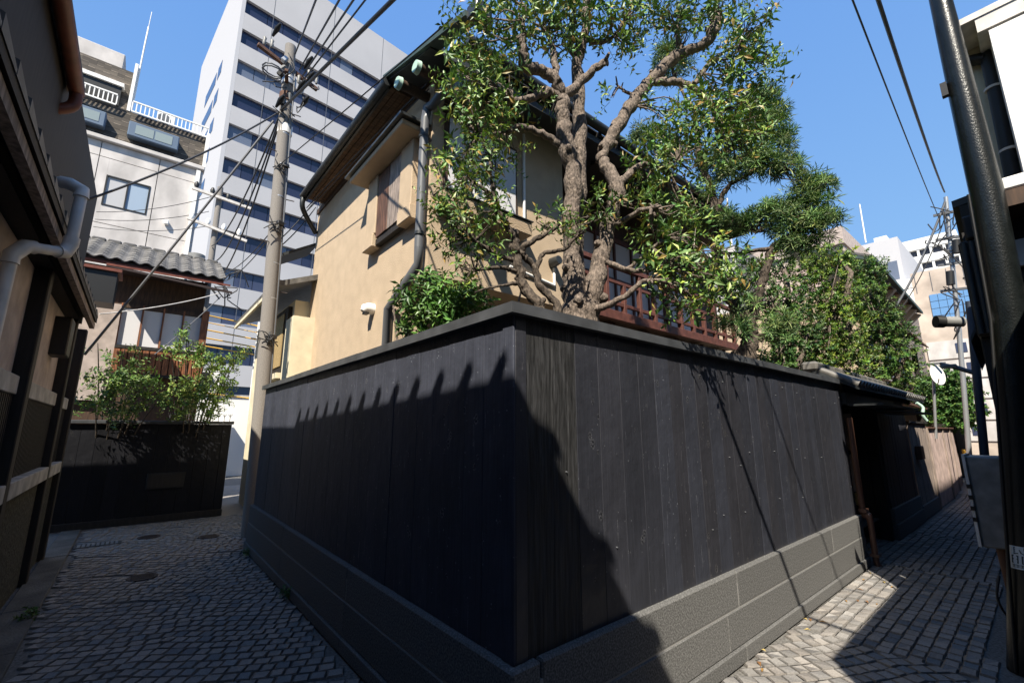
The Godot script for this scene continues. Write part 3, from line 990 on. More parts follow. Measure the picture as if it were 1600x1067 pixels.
func build_end_fence() -> void:
	var f := thing("end_fence", "black board fence closing the left alley under leafy vines", "fence", Vector3(-1.1, 0, -8.7))
	var x := -2.3
	while x < 0.0:
		var w := 0.2
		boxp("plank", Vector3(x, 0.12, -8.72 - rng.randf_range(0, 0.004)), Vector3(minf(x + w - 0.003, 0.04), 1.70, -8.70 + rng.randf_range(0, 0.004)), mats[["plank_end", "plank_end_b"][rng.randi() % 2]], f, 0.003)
		x += w
	boxp("foot", Vector3(-2.3, 0, -8.74), Vector3(0.05, 0.118, -8.67), mats["dark_wood"], f, 0.006)
	boxp("cap", Vector3(-2.3, 1.703, -8.78), Vector3(0.07, 1.76, -8.64), mats["cap"], f, 0.006)
	boxp("backing", Vector3(-2.3, 0.12, -8.76), Vector3(0.03, 1.70, -8.73), mats["black"], f)
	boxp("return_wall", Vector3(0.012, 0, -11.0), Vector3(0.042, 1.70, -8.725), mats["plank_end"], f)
	boxp("slot_frame", Vector3(-1.15, 0.56, -8.695), Vector3(-0.6, 0.84, -8.675), mats["black"], f, 0.006)
	boxp("slot_door", Vector3(-1.12, 0.59, -8.676), Vector3(-0.63, 0.81, -8.668), mats["dark_wood"], f)
	for k in 11:    # small forked spikes on the cap
		var sx := -0.95 + k * 0.095
		var st := S()
		tube(st, [Vector3(sx, 1.76, -8.71), Vector3(sx, 1.90, -8.71)], [0.005], 4)
		tube(st, [Vector3(sx, 1.84, -8.71), Vector3(sx - 0.035, 1.90, -8.71)], [0.004], 4)
		tube(st, [Vector3(sx, 1.84, -8.71), Vector3(sx + 0.035, 1.90, -8.71)], [0.004], 4)
		put("spike", st, mats["pipe_grey"], f)
	# drain grate and manhole covers in the left alley
	var g := thing("drain_grate", "slotted metal drain grate near the foot of the left wall", "grate", Vector3(-1.7, 0, -7.0))
	boxp("frame", Vector3(-1.86, -0.01, -7.35), Vector3(-1.36, 0.006, -7.12), mats["drain"], g)
	for k in 9:
		boxp("bar", Vector3(-1.83 + k * 0.05, 0.007, -7.33), Vector3(-1.80 + k * 0.05, 0.012, -7.14), mats["steel"], g)
	for k in 3:
		var c: Vector3 = [Vector3(-1.15, 0.0, -5.0), Vector3(-1.05, 0.0, -7.35), Vector3(-0.35, 0.0, -6.8)][k]
		var st := S()
		tube(st, [c + Vector3.DOWN * 0.01, c + Vector3.UP * 0.009], [0.14], 20)
		var mh := put("manhole_cover", st, mats["iron"])
		tag(mh, ["round rusty cover in the middle of the left alley, nearest the camera", "small round cover in front of the black end fence", "round cover beside the foot of the concrete utility pole"][k], "manhole cover")
		for j in 5:
			boxp("rib", c + Vector3(-0.10, 0.009, -0.09 + j * 0.04), c + Vector3(0.10, 0.012, -0.075 + j * 0.04), mats["iron"], mh)

func build_left_background() -> void:
	# old tiled house behind the end fence
	var h := thing("tiled_house", "old house with grey tiled roof, paper windows and orange board balcony", "house", Vector3(-1.3, 0, -11))
	boxp("wall", Vector3(-3.0, 0, -13.5), Vector3(-0.50, 5.14, -11.12), mats["brown_wood"], h)
	boxp("plaster_wall", Vector3(-3.0, 2.2, -11.115), Vector3(-1.98, 4.3, -11.0), mats["plaster_left"], h)
	boxp("corner_post", Vector3(-0.52, 0.5, -11.1), Vector3(-0.38, 4.4, -10.95), mats["orange_wood"], h)
	for k in 4:
		var x := -1.96 + k * 0.37
		boxp("shoji_pane", Vector3(x, 3.42, -11.11), Vector3(x + 0.335, 4.25, -11.08), mats["shoji"], h)
		boxp("window_post", Vector3(x - 0.03, 3.3, -11.112), Vector3(x, 4.35, -11.04), mats["orange_wood"], h)
	boxp("lintel", Vector3(-1.98, 4.26, -11.11), Vector3(-0.5, 4.36, -11.05), mats["brown_wood"], h)
	boxp("sill", Vector3(-1.98, 3.34, -11.11), Vector3(-0.5, 3.41, -10.98), mats["dark_wood"], h)
	for k in 12:
		var x := -1.98 + k * 0.122
		boxp("balcony_board", Vector3(x, 2.80, -11.02 - 0.01 * (k % 2)), Vector3(x + 0.105, 3.32, -10.98), mats["orange_wood"], h, 0.004)
	boxp("balcony_rail", Vector3(-2.0, 2.74, -11.05), Vector3(-0.5, 2.80, -10.95), mats["dark_wood"], h)
	var st := S()   # lower canopy
	prism(st, [Vector3(-2.3, 4.92, -10.35), Vector3(-0.05, 4.78, -10.35), Vector3(-0.3, 4.98, -11.1), Vector3(-2.3, 5.0, -11.1)], Vector3(0, 0.05, 0))
	put("canopy", st, mats["soffit_red"], h)
	boxp("canopy_edge", Vector3(-2.3, 4.95, -10.37), Vector3(-0.1, 4.99, -10.345), mats["copper_red"], h)
	st = S()    # main tiled roof, falling towards the camera
	prism(st, [Vector3(-3.2, 5.15, -10.75), Vector3(-0.22, 5.15, -10.75), Vector3(-0.22, 6.1, -12.6), Vector3(-3.2, 6.1, -12.6)], Vector3(0, 0.05, 0))
	put("roof_deck", st, mats["dark_wood"], h)
	boxp("gutter", Vector3(-3.2, 5.10, -10.86), Vector3(-0.2, 5.17, -10.77), mats["copper_red"], h, 0.01)
	var tm := S()
	for s in 6:    # one wavy clay tile
		var x0 := -0.5 + s / 6.0
		var x1 := -0.5 + (s + 1) / 6.0
		var f0 := 0.5 + 0.5 * cos((x0 + 0.5) * TAU)
		var f1 := 0.5 + 0.5 * cos((x1 + 0.5) * TAU)
		quad(tm, Vector3(x0, f0, 0.5), Vector3(x0, f0 * 0.8, -0.5), Vector3(x1, f1 * 0.8, -0.5), Vector3(x1, f1, 0.5))
		quad(tm, Vector3(x0, f0 - 0.45, 0.5), Vector3(x0, f0, 0.5), Vector3(x1, f1, 0.5), Vector3(x1, f1 - 0.45, 0.5))
	tm.generate_normals()
	var tile := tm.commit()
	var slope := Vector3(0, 0.95, -1.85).normalized()
	for row in 7:
		for col in 12:
			var p := Vector3(-3.05 + col * 0.25, 5.22, -10.74) + slope * (row * 0.29 + 0.1)
			var zb := -slope
			var xf := Transform3D(Basis(Vector3.RIGHT, zb.cross(Vector3.RIGHT), zb).scaled_local(Vector3(0.25, 0.055, 0.32)), p)
			xf.basis = xf.basis * Basis(Vector3.RIGHT, 0.0)
			put("roof_tile", tile, mats[["tile_grey", "tile_b", "tile_c"][rng.randi() % 3]], h, xf)
	for k in 10:
		boxp("ridge_tile", Vector3(-3.1 + k * 0.29, 6.06, -12.75), Vector3(-2.83 + k * 0.29, 6.22, -12.5), mats["tile_b"], h, 0.03)
	# dark red box eave hanging in front, on the townhouse side
	boxp("side_gable", Vector3(-2.9, 4.0, -10.2), Vector3(-2.06, 4.62, -9.6), mats["black"], h)
	boxp("side_gable_edge", Vector3(-2.9, 4.622, -10.25), Vector3(-2.0, 4.68, -9.55), mats["copper_red"], h)

	# white mid-rise with a shingled mansard
	var w := thing("white_midrise", "white concrete apartment block with shingled mansard and white railings", "building", Vector3(-4, 0, -18))
	boxp("core", Vector3(-9, 0, -24), Vector3(-0.66, 11.4, -18.06), mats["plinth"], w)
	var xs := [-9.0, -6.2, -4.55, -3.55, -1.95, -0.62]
	var ys := [0.0, 2.9, 5.7, 8.5, 10.9, 11.45]
	for i in 5:
		for j in 5:
			if (i == 3) and j == 3:
				boxp("wall_panel", Vector3(xs[i] + 0.012, ys[j] + 0.012, -18.06), Vector3(-3.28, ys[j + 1] - 0.012, -18.0), mats["concrete_white"], w)
				boxp("wall_panel", Vector3(-3.278, ys[j] + 0.012, -18.06), Vector3(xs[i + 1] - 0.012, 9.15, -18.0), mats["concrete_white"], w)
				boxp("wall_panel", Vector3(-3.278, 10.28, -18.06), Vector3(xs[i + 1] - 0.012, ys[j + 1] - 0.012, -18.0), mats["concrete_white"], w)
				boxp("wall_panel", Vector3(-2.08, 9.152, -18.06), Vector3(xs[i + 1] - 0.012, 10.278, -18.0), mats["concrete_white"], w)
			else:
				boxp("wall_panel", Vector3(xs[i] + 0.012, ys[j] + 0.012, -18.06), Vector3(xs[i + 1] - 0.012, ys[j + 1] - 0.012, -18.0), mats["concrete_white"], w)
	var wn := boxp("window", Vector3(-3.27, 9.16, -18.058), Vector3(-2.09, 10.27, -18.04), mats["curtain"], w)
	boxp("pane", Vector3(-3.24, 9.2, -18.038), Vector3(-2.70, 10.23, -18.03), mats["curtain"], wn)
	boxp("pane", Vector3(-2.68, 9.2, -18.037), Vector3(-2.12, 10.23, -18.029), mats["curtain_blue"], wn)
	for q in [[-3.275, -3.235], [-2.71, -2.67], [-2.125, -2.085]]:
		boxp("frame", Vector3(q[0], 9.155, -18.035), Vector3(q[1], 10.275, -17.98), mats["black"], wn)
	for q in [[9.155, 9.20], [10.23, 10.275]]:
		boxp("frame", Vector3(-3.233, q[0], -18.036), Vector3(-2.127, q[1], -17.982), mats["black"], wn)
	boxp("cornice", Vector3(-9, 11.46, -18.3), Vector3(-0.6, 11.62, -17.85), mats["concrete_white"], w, 0.02)
	var st2 := S()   # mansard slope
	prism(st2, [Vector3(-9, 11.625, -17.95), Vector3(-0.62, 11.625, -17.95), Vector3(-0.70, 13.05, -18.25), Vector3(-9, 13.05, -18.25)], Vector3(0, 0, -0.6))
	put("mansard", st2, mats["shingle"], w)
	var st3 := S()
	prism(st3, [Vector3(-9, 13.05, -18.26), Vector3(-3.1, 13.05, -18.26), Vector3(-3.1, 15.0, -18.8), Vector3(-9, 15.0, -18.8)], Vector3(0, 0, -0.6))
	put("mansard", st3, mats["shingle"], w)
	boxp("parapet", Vector3(-9, 15.0, -20.5), Vector3(-3.5, 15.75, -19.0), mats["concrete_white"], w, 0.03)
	boxp("verge_strip", Vector3(-3.12, 13.05, -18.85), Vector3(-3.03, 15.05, -18.22), mats["white_paint"], w)
	boxp("verge_strip", Vector3(-0.70, 11.62, -18.3), Vector3(-0.60, 13.1, -17.92), mats["white_paint"], w)
	for k in 2:       # dormer windows
		var x0: float = [-4.45, -2.95][k]
		var x1: float = [-3.55, -1.5][k]
		boxp("dormer_frame", Vector3(x0, 11.85, -18.5), Vector3(x1, 12.42, -17.72), mats["frame_blue"], w, 0.03)
		if k == 0:
			boxp("dormer_pane", Vector3(x0 + 0.16, 11.98, -17.75), Vector3(x1 - 0.16, 12.32, -17.71), mats["pane_pale"], w)
		else:
			boxp("dormer_pane", Vector3(x0 + 0.2, 11.98, -17.75), Vector3(-2.24, 12.32, -17.71), mats["pane_pale"], w)
			boxp("dormer_pane", Vector3(-2.20, 11.98, -17.75), Vector3(x1 - 0.2, 12.32, -17.71), mats["pane_pale"], w)
	# recessed balcony, railing and air conditioner
	boxp("balcony_recess", Vector3(-4.9, 13.1, -18.9), Vector3(-3.35, 13.85, -18.22), mats["black"], w)
	boxp("balcony_lintel", Vector3(-4.9, 13.86, -18.6), Vector3(-3.3, 14.0, -18.15), mats["white_paint"], w)
	for r in [[-5.2, -3.4, 12.95, -18.05], [-2.98, -0.66, 12.95, -18.1]]:
		var rail := boxp("railing", Vector3(r[0], r[2] + 0.42, r[3]), Vector3(r[1], r[2] + 0.47, r[3] + 0.05), mats["white_paint"], w)
		boxp("railing_rail", Vector3(r[0], r[2] + 0.02, r[3]), Vector3(r[1], r[2] + 0.07, r[3] + 0.05), mats["white_paint"], rail)
		var n := int((r[1] - r[0]) / 0.12)
		for k in n + 1:
			var bx: float = r[0] + (r[1] - r[0]) * k / n
			boxp("baluster", Vector3(bx - 0.016, r[2] + 0.071, r[3] + 0.01), Vector3(bx + 0.016, r[2] + 0.419, r[3] + 0.04), mats["white_paint"], rail)
	var ac := thing("air_conditioner", "white air conditioner outdoor unit behind the roof railing of the white block", "air conditioner", Vector3(-2.0, 13.0, -18.5))
	boxp("cabinet", Vector3(-2.25, 13.05, -18.75), Vector3(-1.72, 13.62, -18.4), mats["white_paint"], ac, 0.02)
	var st4 := S()
	tube(st4, [Vector3(-2.06, 13.33, -18.4), Vector3(-2.06, 13.33, -18.38)], [0.2], 18)
	put("fan_grille", st4, mats["pipe_grey"], ac)
	var an := thing("roof_antenna", "thin white antenna mast on the roof edge of the white block", "antenna", Vector3(-3.0, 13, -18.5))
	tubep("mast", [Vector3(-3.0, 13.0, -18.4), Vector3(-2.98, 16.0, -18.4), Vector3(-2.97, 16.9, -18.4)], 0.03, mats["white_paint"], an, 6)
	tubep("tip", [Vector3(-2.97, 16.9, -18.4), Vector3(-2.96, 17.6, -18.4)], 0.012, mats["white_paint"], an, 5)
	boxp("vent", Vector3(-1.55, 8.95, -17.99), Vector3(-1.42, 9.12, -17.85), mats["white_paint"], w, 0.02)
	boxp("side_pipe", Vector3(-0.85, 5.0, -17.99), Vector3(-0.72, 11.4, -17.88), mats["white_paint"], w)

	# scaffold-like yellow barrier and the bright white wall beyond the alley mouth
	var yb := thing("yellow_barrier", "yellow horizontal pipe railing between the tiled house and the concrete pole", "railing", Vector3(0.6, 0, -15))
	for k in 6:
		var y: float = [5.15, 4.92, 4.68, 4.42, 4.16, 2.7][k]
		tubep("rail", [Vector3(-0.4, y + 0.05, -15.0), Vector3(1.9, y - 0.12, -15.2)], 0.022 if k != 1 else 0.014, mats["yellow"], yb, 6)
	boxp("post", Vector3(1.35, 2.2, -15.15), Vector3(1.45, 5.2, -15.05), mats["white_paint"], yb)
	boxp("post", Vector3(-0.45, 2.2, -15.05), Vector3(-0.38, 5.3, -14.95), mats["white_paint"], yb)
	var ww := thing("white_wall", "sunlit white garden wall seen past the end of the black end fence", "wall", Vector3(0.8, 0, -17))
	boxp("panel", Vector3(-0.5, 0, -17.3), Vector3(2.2, 2.75, -17.0), mats["white_paint"], ww)
	boxp("gate_pillar", Vector3(0.75, 0, -16.9), Vector3(1.15, 1.9, -16.5), mats["white_pvc"], ww, 0.02)
	boxp("coping", Vector3(-0.5, 2.76, -17.35), Vector3(2.25, 2.83, -16.95), mats["ledge"], ww)
	var cv := thing("condenser", "dark round fan unit on the white panel behind the vines", "fan unit", Vector3(0.1, 2.85, -17))
	boxp("cabinet", Vector3(-0.25, 2.85, -17.2), Vector3(0.7, 3.7, -16.97), mats["white_paint"], cv, 0.02)
	var st5 := S()
	tube(st5, [Vector3(0.2, 3.3, -16.97), Vector3(0.2, 3.3, -16.93)], [0.28], 18)
	put("fan", st5, mats["black"], cv)

func build_tower() -> void:
	var t := thing("office_tower", "tall pale grey office tower with dark blue ribbon windows", "office tower", Vector3(1.6, 0, -46.2))
	t.rotation.y = deg_to_rad(5.5)
	var X := t.transform
	var W := 34.0
	var D := 23.0
	var top := 53.0
	var pitch := 3.72
	var put_box := func(called: String, a: Vector3, b: Vector3, m: Material, par: Node3D) -> MeshInstance3D:
		var st := S()
		obox(st, X * Transform3D(Basis(), (a + b) * 0.5), (b - a).abs())
		return put(called, st, m, par)
	put_box.call("core", Vector3(0.35, 0, -D + 0.35), Vector3(W - 0.35, top - 1, -0.45), mats["tower_core"], t)
	put_box.call("side_wall", Vector3(0.0, 0, -D), Vector3(0.345, top, -0.001), mats["tower_side"], t)
	put_box.call("roof", Vector3(0.35, top - 0.9, -D), Vector3(W, top - 0.3, -0.3), mats["tower_front"], t)
	var prev := top
	for k in 14:
		var y1 := 46.5 - k * pitch       # top of a window band
		var y0 := y1 - 1.72
		put_box.call("spandrel", Vector3(0.35 if k % 2 else 0.351, y1, -0.44), Vector3(W, prev, 0.0), mats["tower_front"], t)
		prev = y0
		if y0 < 0: break
		var x := 0.36
		var i := 0
		while x < 26.0:
			var w: float = [2.2, 1.6, 1.6, 2.8][(i + k) % 4]
			var g: String = ["glass_a", "glass_a", "glass_b", "glass_a", "glass_b", "glass_a", "glass_c"][rng.randi() % 7]
			put_box.call("window_pane", Vector3(x + 0.03, y0, -0.36), Vector3(x + w - 0.03, y1, -0.32), mats[g], t)
			x += w
			i += 1
		# narrow slots on the end wall
		if k > 0 and k < 7:
			put_box.call("side_window", Vector3(-0.03, y0 + 0.3, -14.5), Vector3(0.01, y1 + 0.2, -9.0), mats["glass_b"], t)
			put_box.call("side_window", Vector3(-0.03, y0 + 0.3, -8.2), Vector3(0.01, y1 + 0.2, -6.4), mats["glass_b"], t)
	for k in 4:
		var x := 3.0 + k * 6.5
		put_box.call("joint", Vector3(x, 0, 0.0), Vector3(x + 0.05, top, 0.012), mats["pipe_grey"], t)

# ---------------------------------------------------------------- right alley
func build_right_alley() -> void:
	var g := thing("roofed_gate", "black roofed gate with tiled top set into the fence line of the right alley", "gate", Vector3(5.6, 0, -0.1))
	boxp("side_wall", Vector3(5.575, 0, -1.35), Vector3(5.61, 2.1, -0.13), mats["dark_wood"], g)
	boxp("back_wall", Vector3(5.79, 0, -1.42), Vector3(7.3, 2.2, -1.36), mats["dark_wood"], g)
	boxp("inner_wall", Vector3(7.30, 0, -1.355), Vector3(7.36, 2.1, -0.17), mats["dark_wood"], g)
	boxp("plaster_panel", Vector3(7.27, 0.66, -0.85), Vector3(7.299, 1.22, -0.30), mats["plaster_left"], g)
	boxp("plaster_panel", Vector3(7.27, 1.28, -0.85), Vector3(7.299, 1.85, -0.30), mats["plaster_left"], g)
	boxp("bamboo_skirt", Vector3(7.26, 0.46, -0.85), Vector3(7.299, 0.64, -0.30), mats["bamboo"], g)
	boxp("added_ceiling", Vector3(5.58, 2.105, -1.42), Vector3(7.4, 2.14, -0.2), mats["dark_wood"], g)  # board added to darken the gate passage
	boxp("step", Vector3(5.79, 0, -1.35), Vector3(7.3, 0.10, -0.35), mats["plinth_b"], g, 0.01)
	boxp("gate_post", Vector3(7.28, 0, -0.16), Vector3(7.42, 2.15, -0.02), mats["dark_wood"], g, 0.008)
	boxp("gate_post", Vector3(5.62, 0, -0.30), Vector3(5.70, 2.15, -0.19), mats["dark_wood"], g, 0.008)
	boxp("lintel", Vector3(5.6, 1.92, -0.02), Vector3(8.4, 2.08, 0.06), mats["metal_dark"], g, 0.006)
	boxp("eave_board", Vector3(5.62, 1.90, 0.07), Vector3(8.0, 1.925, 0.42), mats["metal_dark"], g)
	boxp("eave_board", Vector3(7.0, 1.84, 0.07), Vector3(8.5, 1.862, 0.5), mats["dark_wood"], g)
	var st := S()
	prism(st, [Vector3(5.45, 2.10, 0.22), Vector3(10.2, 2.10, 0.22), Vector3(10.2, 2.36, -0.25), Vector3(5.45, 2.36, -0.25)], Vector3(0, 0.04, 0))
	put("roof_deck", st, mats["roof_dark"], g)
	for k in 30:
		st = S()
		var x := 5.52 + k * 0.16
		tube(st, [Vector3(x, 2.165, 0.24), Vector3(x, 2.40, -0.22)], [0.052], 8)
		put("roof_tile", st, mats[["tile_grey", "tile_b", "tile_c"][rng.randi() % 3]], g)
	for k in 13:
		boxp("ridge_tile", Vector3(5.42 + k * 0.37, 2.37, -0.36), Vector3(5.77 + k * 0.37, 2.50, -0.16), mats["tile_c" if k < 2 else "tile_grey"], g, 0.03)
	boxp("frieze", Vector3(5.62, 2.083, -0.012), Vector3(10.1, 2.20, 0.03), mats["dark_wood"], g)
	# black wall past the gate
	var b := thing("gate_side_fence", "black board fence on a low plinth between the gate and the weathered fence", "fence", Vector3(7.4, 0, -0.1))
	boxp("plinth_block", Vector3(7.43, 0, -0.12), Vector3(9.6, 0.22, 0.045), mats["plinth_b"], b, 0.01)
	boxp("plinth_block", Vector3(7.43, 0.224, -0.12), Vector3(9.6, 0.44, 0.03), mats["plinth"], b, 0.01)
	var x := 7.43
	while x < 9.5:
		boxp("plank", Vector3(x, 0.442, -0.03), Vector3(x + 0.186, 2.08, rng.randf_range(0.0, 0.006)), mats["plank%d" % (rng.randi() % 4)], b, 0.003)
		x += 0.19
	# weathered board fence and pink rendered wall
	var f := thing("weathered_fence", "low weathered brown board fence just past the black fence", "fence", Vector3(9.7, 0, -0.05))
	x = 9.65
	while x < 11.5:
		boxp("board", Vector3(x, 0.25, -0.05), Vector3(x + 0.20, 1.72, 0.0 + rng.randf_range(0.0, 0.008)), mats["weathered"], f, 0.004)
		x += 0.206
	boxp("foot", Vector3(9.64, 0, -0.08), Vector3(11.5, 0.248, 0.03), mats["plinth_c"], f, 0.01)
	boxp("cap_board", Vector3(9.64, 1.722, -0.12), Vector3(11.52, 1.76, 0.05), mats["dark_wood"], f)
	boxp("mail_box", Vector3(9.9, 1.05, 0.012), Vector3(10.2, 1.3, 0.10), mats["brown_pipe"], f, 0.01)
	var pw := thing("pink_wall", "sunlit pinkish garden wall with thin capping farther down the right alley", "wall", Vector3(11.6, 0, 0))
	for k in 3:
		var x0 := 11.6 + k * 2.1
		st = S()
		var z0 := left_line(x0) - 0.03
		var z1 := left_line(x0 + 2.08) - 0.03
		prism(st, [Vector3(x0, 0.0, z0), Vector3(x0, 1.62, z0), Vector3(x0 + 2.08, 1.62, z1), Vector3(x0 + 2.08, 0.0, z1)], Vector3(0, 0, -0.12))
		put("panel", st, mats["pink_wall"], pw)
		boxp("pilaster", Vector3(x0 - 0.02, 0, z0 - 0.1), Vector3(x0 + 0.05, 1.64, z0 + 0.03), mats["weathered"], pw, 0.005)
		st = S()
		prism(st, [Vector3(x0, 1.625, z0 + 0.05), Vector3(x0 + 2.1, 1.625, z1 + 0.05), Vector3(x0 + 2.1, 1.625, z1 - 0.2), Vector3(x0, 1.625, z0 - 0.2)], Vector3(0, 0.035, 0))
		put("capping", st, mats["rust"], pw)
	var yp := thing("yellow_marker", "yellow guard tube at the far end of the pink wall", "guard tube", Vector3(18.6, 0, -0.1))
	tubep("tube", [Vector3(18.6, 0.1, -0.1), Vector3(18.6, 1.0, -0.1)], 0.06, mats["yellow"], yp, 8)
	boxp("base", Vector3(18.5, 0, -0.2), Vector3(18.7, 0.1, 0.0), mats["iron"], yp)
	var far_wall := thing("far_dark_house", "dark timber house front at the end of the right alley under the green tree", "house", Vector3(20.5, 0, -1.5))
	boxp("wall", Vector3(19.8, 0, -4.0), Vector3(24.0, 2.4, -0.45), mats["dark_wood"], far_wall)
	boxp("door", Vector3(20.4, 0, -0.448), Vector3(21.4, 2.0, -0.40), mats["brown_wood"], far_wall)
	# house with bracketed eaves above the hedge
	var h := thing("bracket_house", "tan house with deep bracketed eaves rising behind the hedge trees", "house", Vector3(14, 0, -3))
	boxp("wall", Vector3(13.2, 0, -6.5), Vector3(20.0, 5.4, -1.25), mats["stucco"], h)
	st = S()
	prism(st, [Vector3(13.0, 5.95, -0.55), Vector3(20.2, 5.75, -0.62), Vector3(20.2, 6.9, -2.8), Vector3(13.0, 7.1, -2.8)], Vector3(0, 0.10, 0))
	put("roof", st, mats["copper_green"], h)
	st = S()
	prism(st, [Vector3(13.0, 6.06, -0.6), Vector3(14.4, 6.03, -0.62), Vector3(14.4, 7.15, -2.8), Vector3(13.0, 7.2, -2.8)], Vector3(0, 0.08, 0))
	put("tile_roof", st, mats["tile_grey"], h)
	for k in 9:
		var bx := 13.3 + k * 0.82
		st = S()
		prism(st, [Vector3(bx, 5.86 - k * 0.02, -0.66), Vector3(bx, 5.1, -1.245), Vector3(bx, 5.95, -1.245)], Vector3(0.22, 0, 0))
		put("bracket", st, mats["stucco"], h)
	boxp("soffit", Vector3(13.0, 5.80, -1.24), Vector3(20.0, 5.83, -0.70), mats["brown_wood"], h)
	st = S()
	prism(st, [Vector3(13.4, 4.55, -0.55), Vector3(20.0, 4.45, -0.62), Vector3(20.0, 4.95, -1.24), Vector3(13.4, 5.0, -1.24)], Vector3(0, 0.05, 0))
	put("pent_roof", st, mats["eave_wood"], h)
	for k in 6:
		boxp("window_panel", Vector3(14.2 + k * 0.95, 3.0, -1.247), Vector3(15.0 + k * 0.95, 4.3, -1.2), mats["dark_wood"] if k % 2 else mats["shoji"], h)
	for k in 8:
		boxp("balcony_slat", Vector3(13.9, 2.3 + k * 0.1, -1.0), Vector3(19.8, 2.36 + k * 0.1, -0.96), mats["brown_wood"], h)
	boxp("corner_post", Vector3(19.8, 2.0, -1.1), Vector3(19.95, 4.5, -0.95), mats["dark_wood"], h)
	# low roof with a green copper ornament
	var lr := thing("low_roof_shed", "small rusty roofed shed between the black fence and the dish antenna", "shed", Vector3(11.2, 0, -0.6))
	boxp("wall", Vector3(11.0, 0, -1.6), Vector3(12.6, 2.1, -0.5), mats["weathered"], lr)
	st = S()
	prism(st, [Vector3(10.9, 2.12, -0.1), Vector3(12.8, 2.05, -0.05), Vector3(12.8, 2.5, -1.6), Vector3(10.9, 2.55, -1.6)], Vector3(0, 0.04, 0))
	put("roof", st, mats["rust"], lr)
	st = S()
	tube(st, smooth_path([Vector3(11.0, 2.15, 0.0), Vector3(11.05, 2.05, 0.08), Vector3(11.02, 1.9, 0.06), Vector3(11.08, 1.78, 0.1)], 3), [0.03], 7)
	put("copper_bracket", st, mats["green_cap"], lr)
	# dish antenna on a pole
	var d := thing("dish_antenna", "white dish antenna on a thin pole in front of the far tree", "antenna", Vector3(12.5, 0, 0.05))
	tubep("pole", [Vector3(12.52, 1.4, 0.02), Vector3(12.52, 2.75, 0.16)], 0.028, mats["steel"], d, 8)
	st = S()
	var n := Vector3(-0.42, 0.1, 0.9).normalized()
	tube(st, [Vector3(12.46, 2.82, 0.2), Vector3(12.46, 2.82, 0.2) + n * 0.03, Vector3(12.46, 2.82, 0.2) + n * 0.06], [0.09, 0.19, 0.235], 20)
	put("dish", st, mats["white_paint"], d)
	boxp("crossbar", Vector3(12.4, 3.06, -0.02), Vector3(12.46, 3.10, 0.42), mats["pipe_grey"], d)
	tubep("feed_arm", [Vector3(12.46, 2.6, 0.22), Vector3(12.1, 2.72, 0.30)], 0.012, mats["steel"], d, 5)

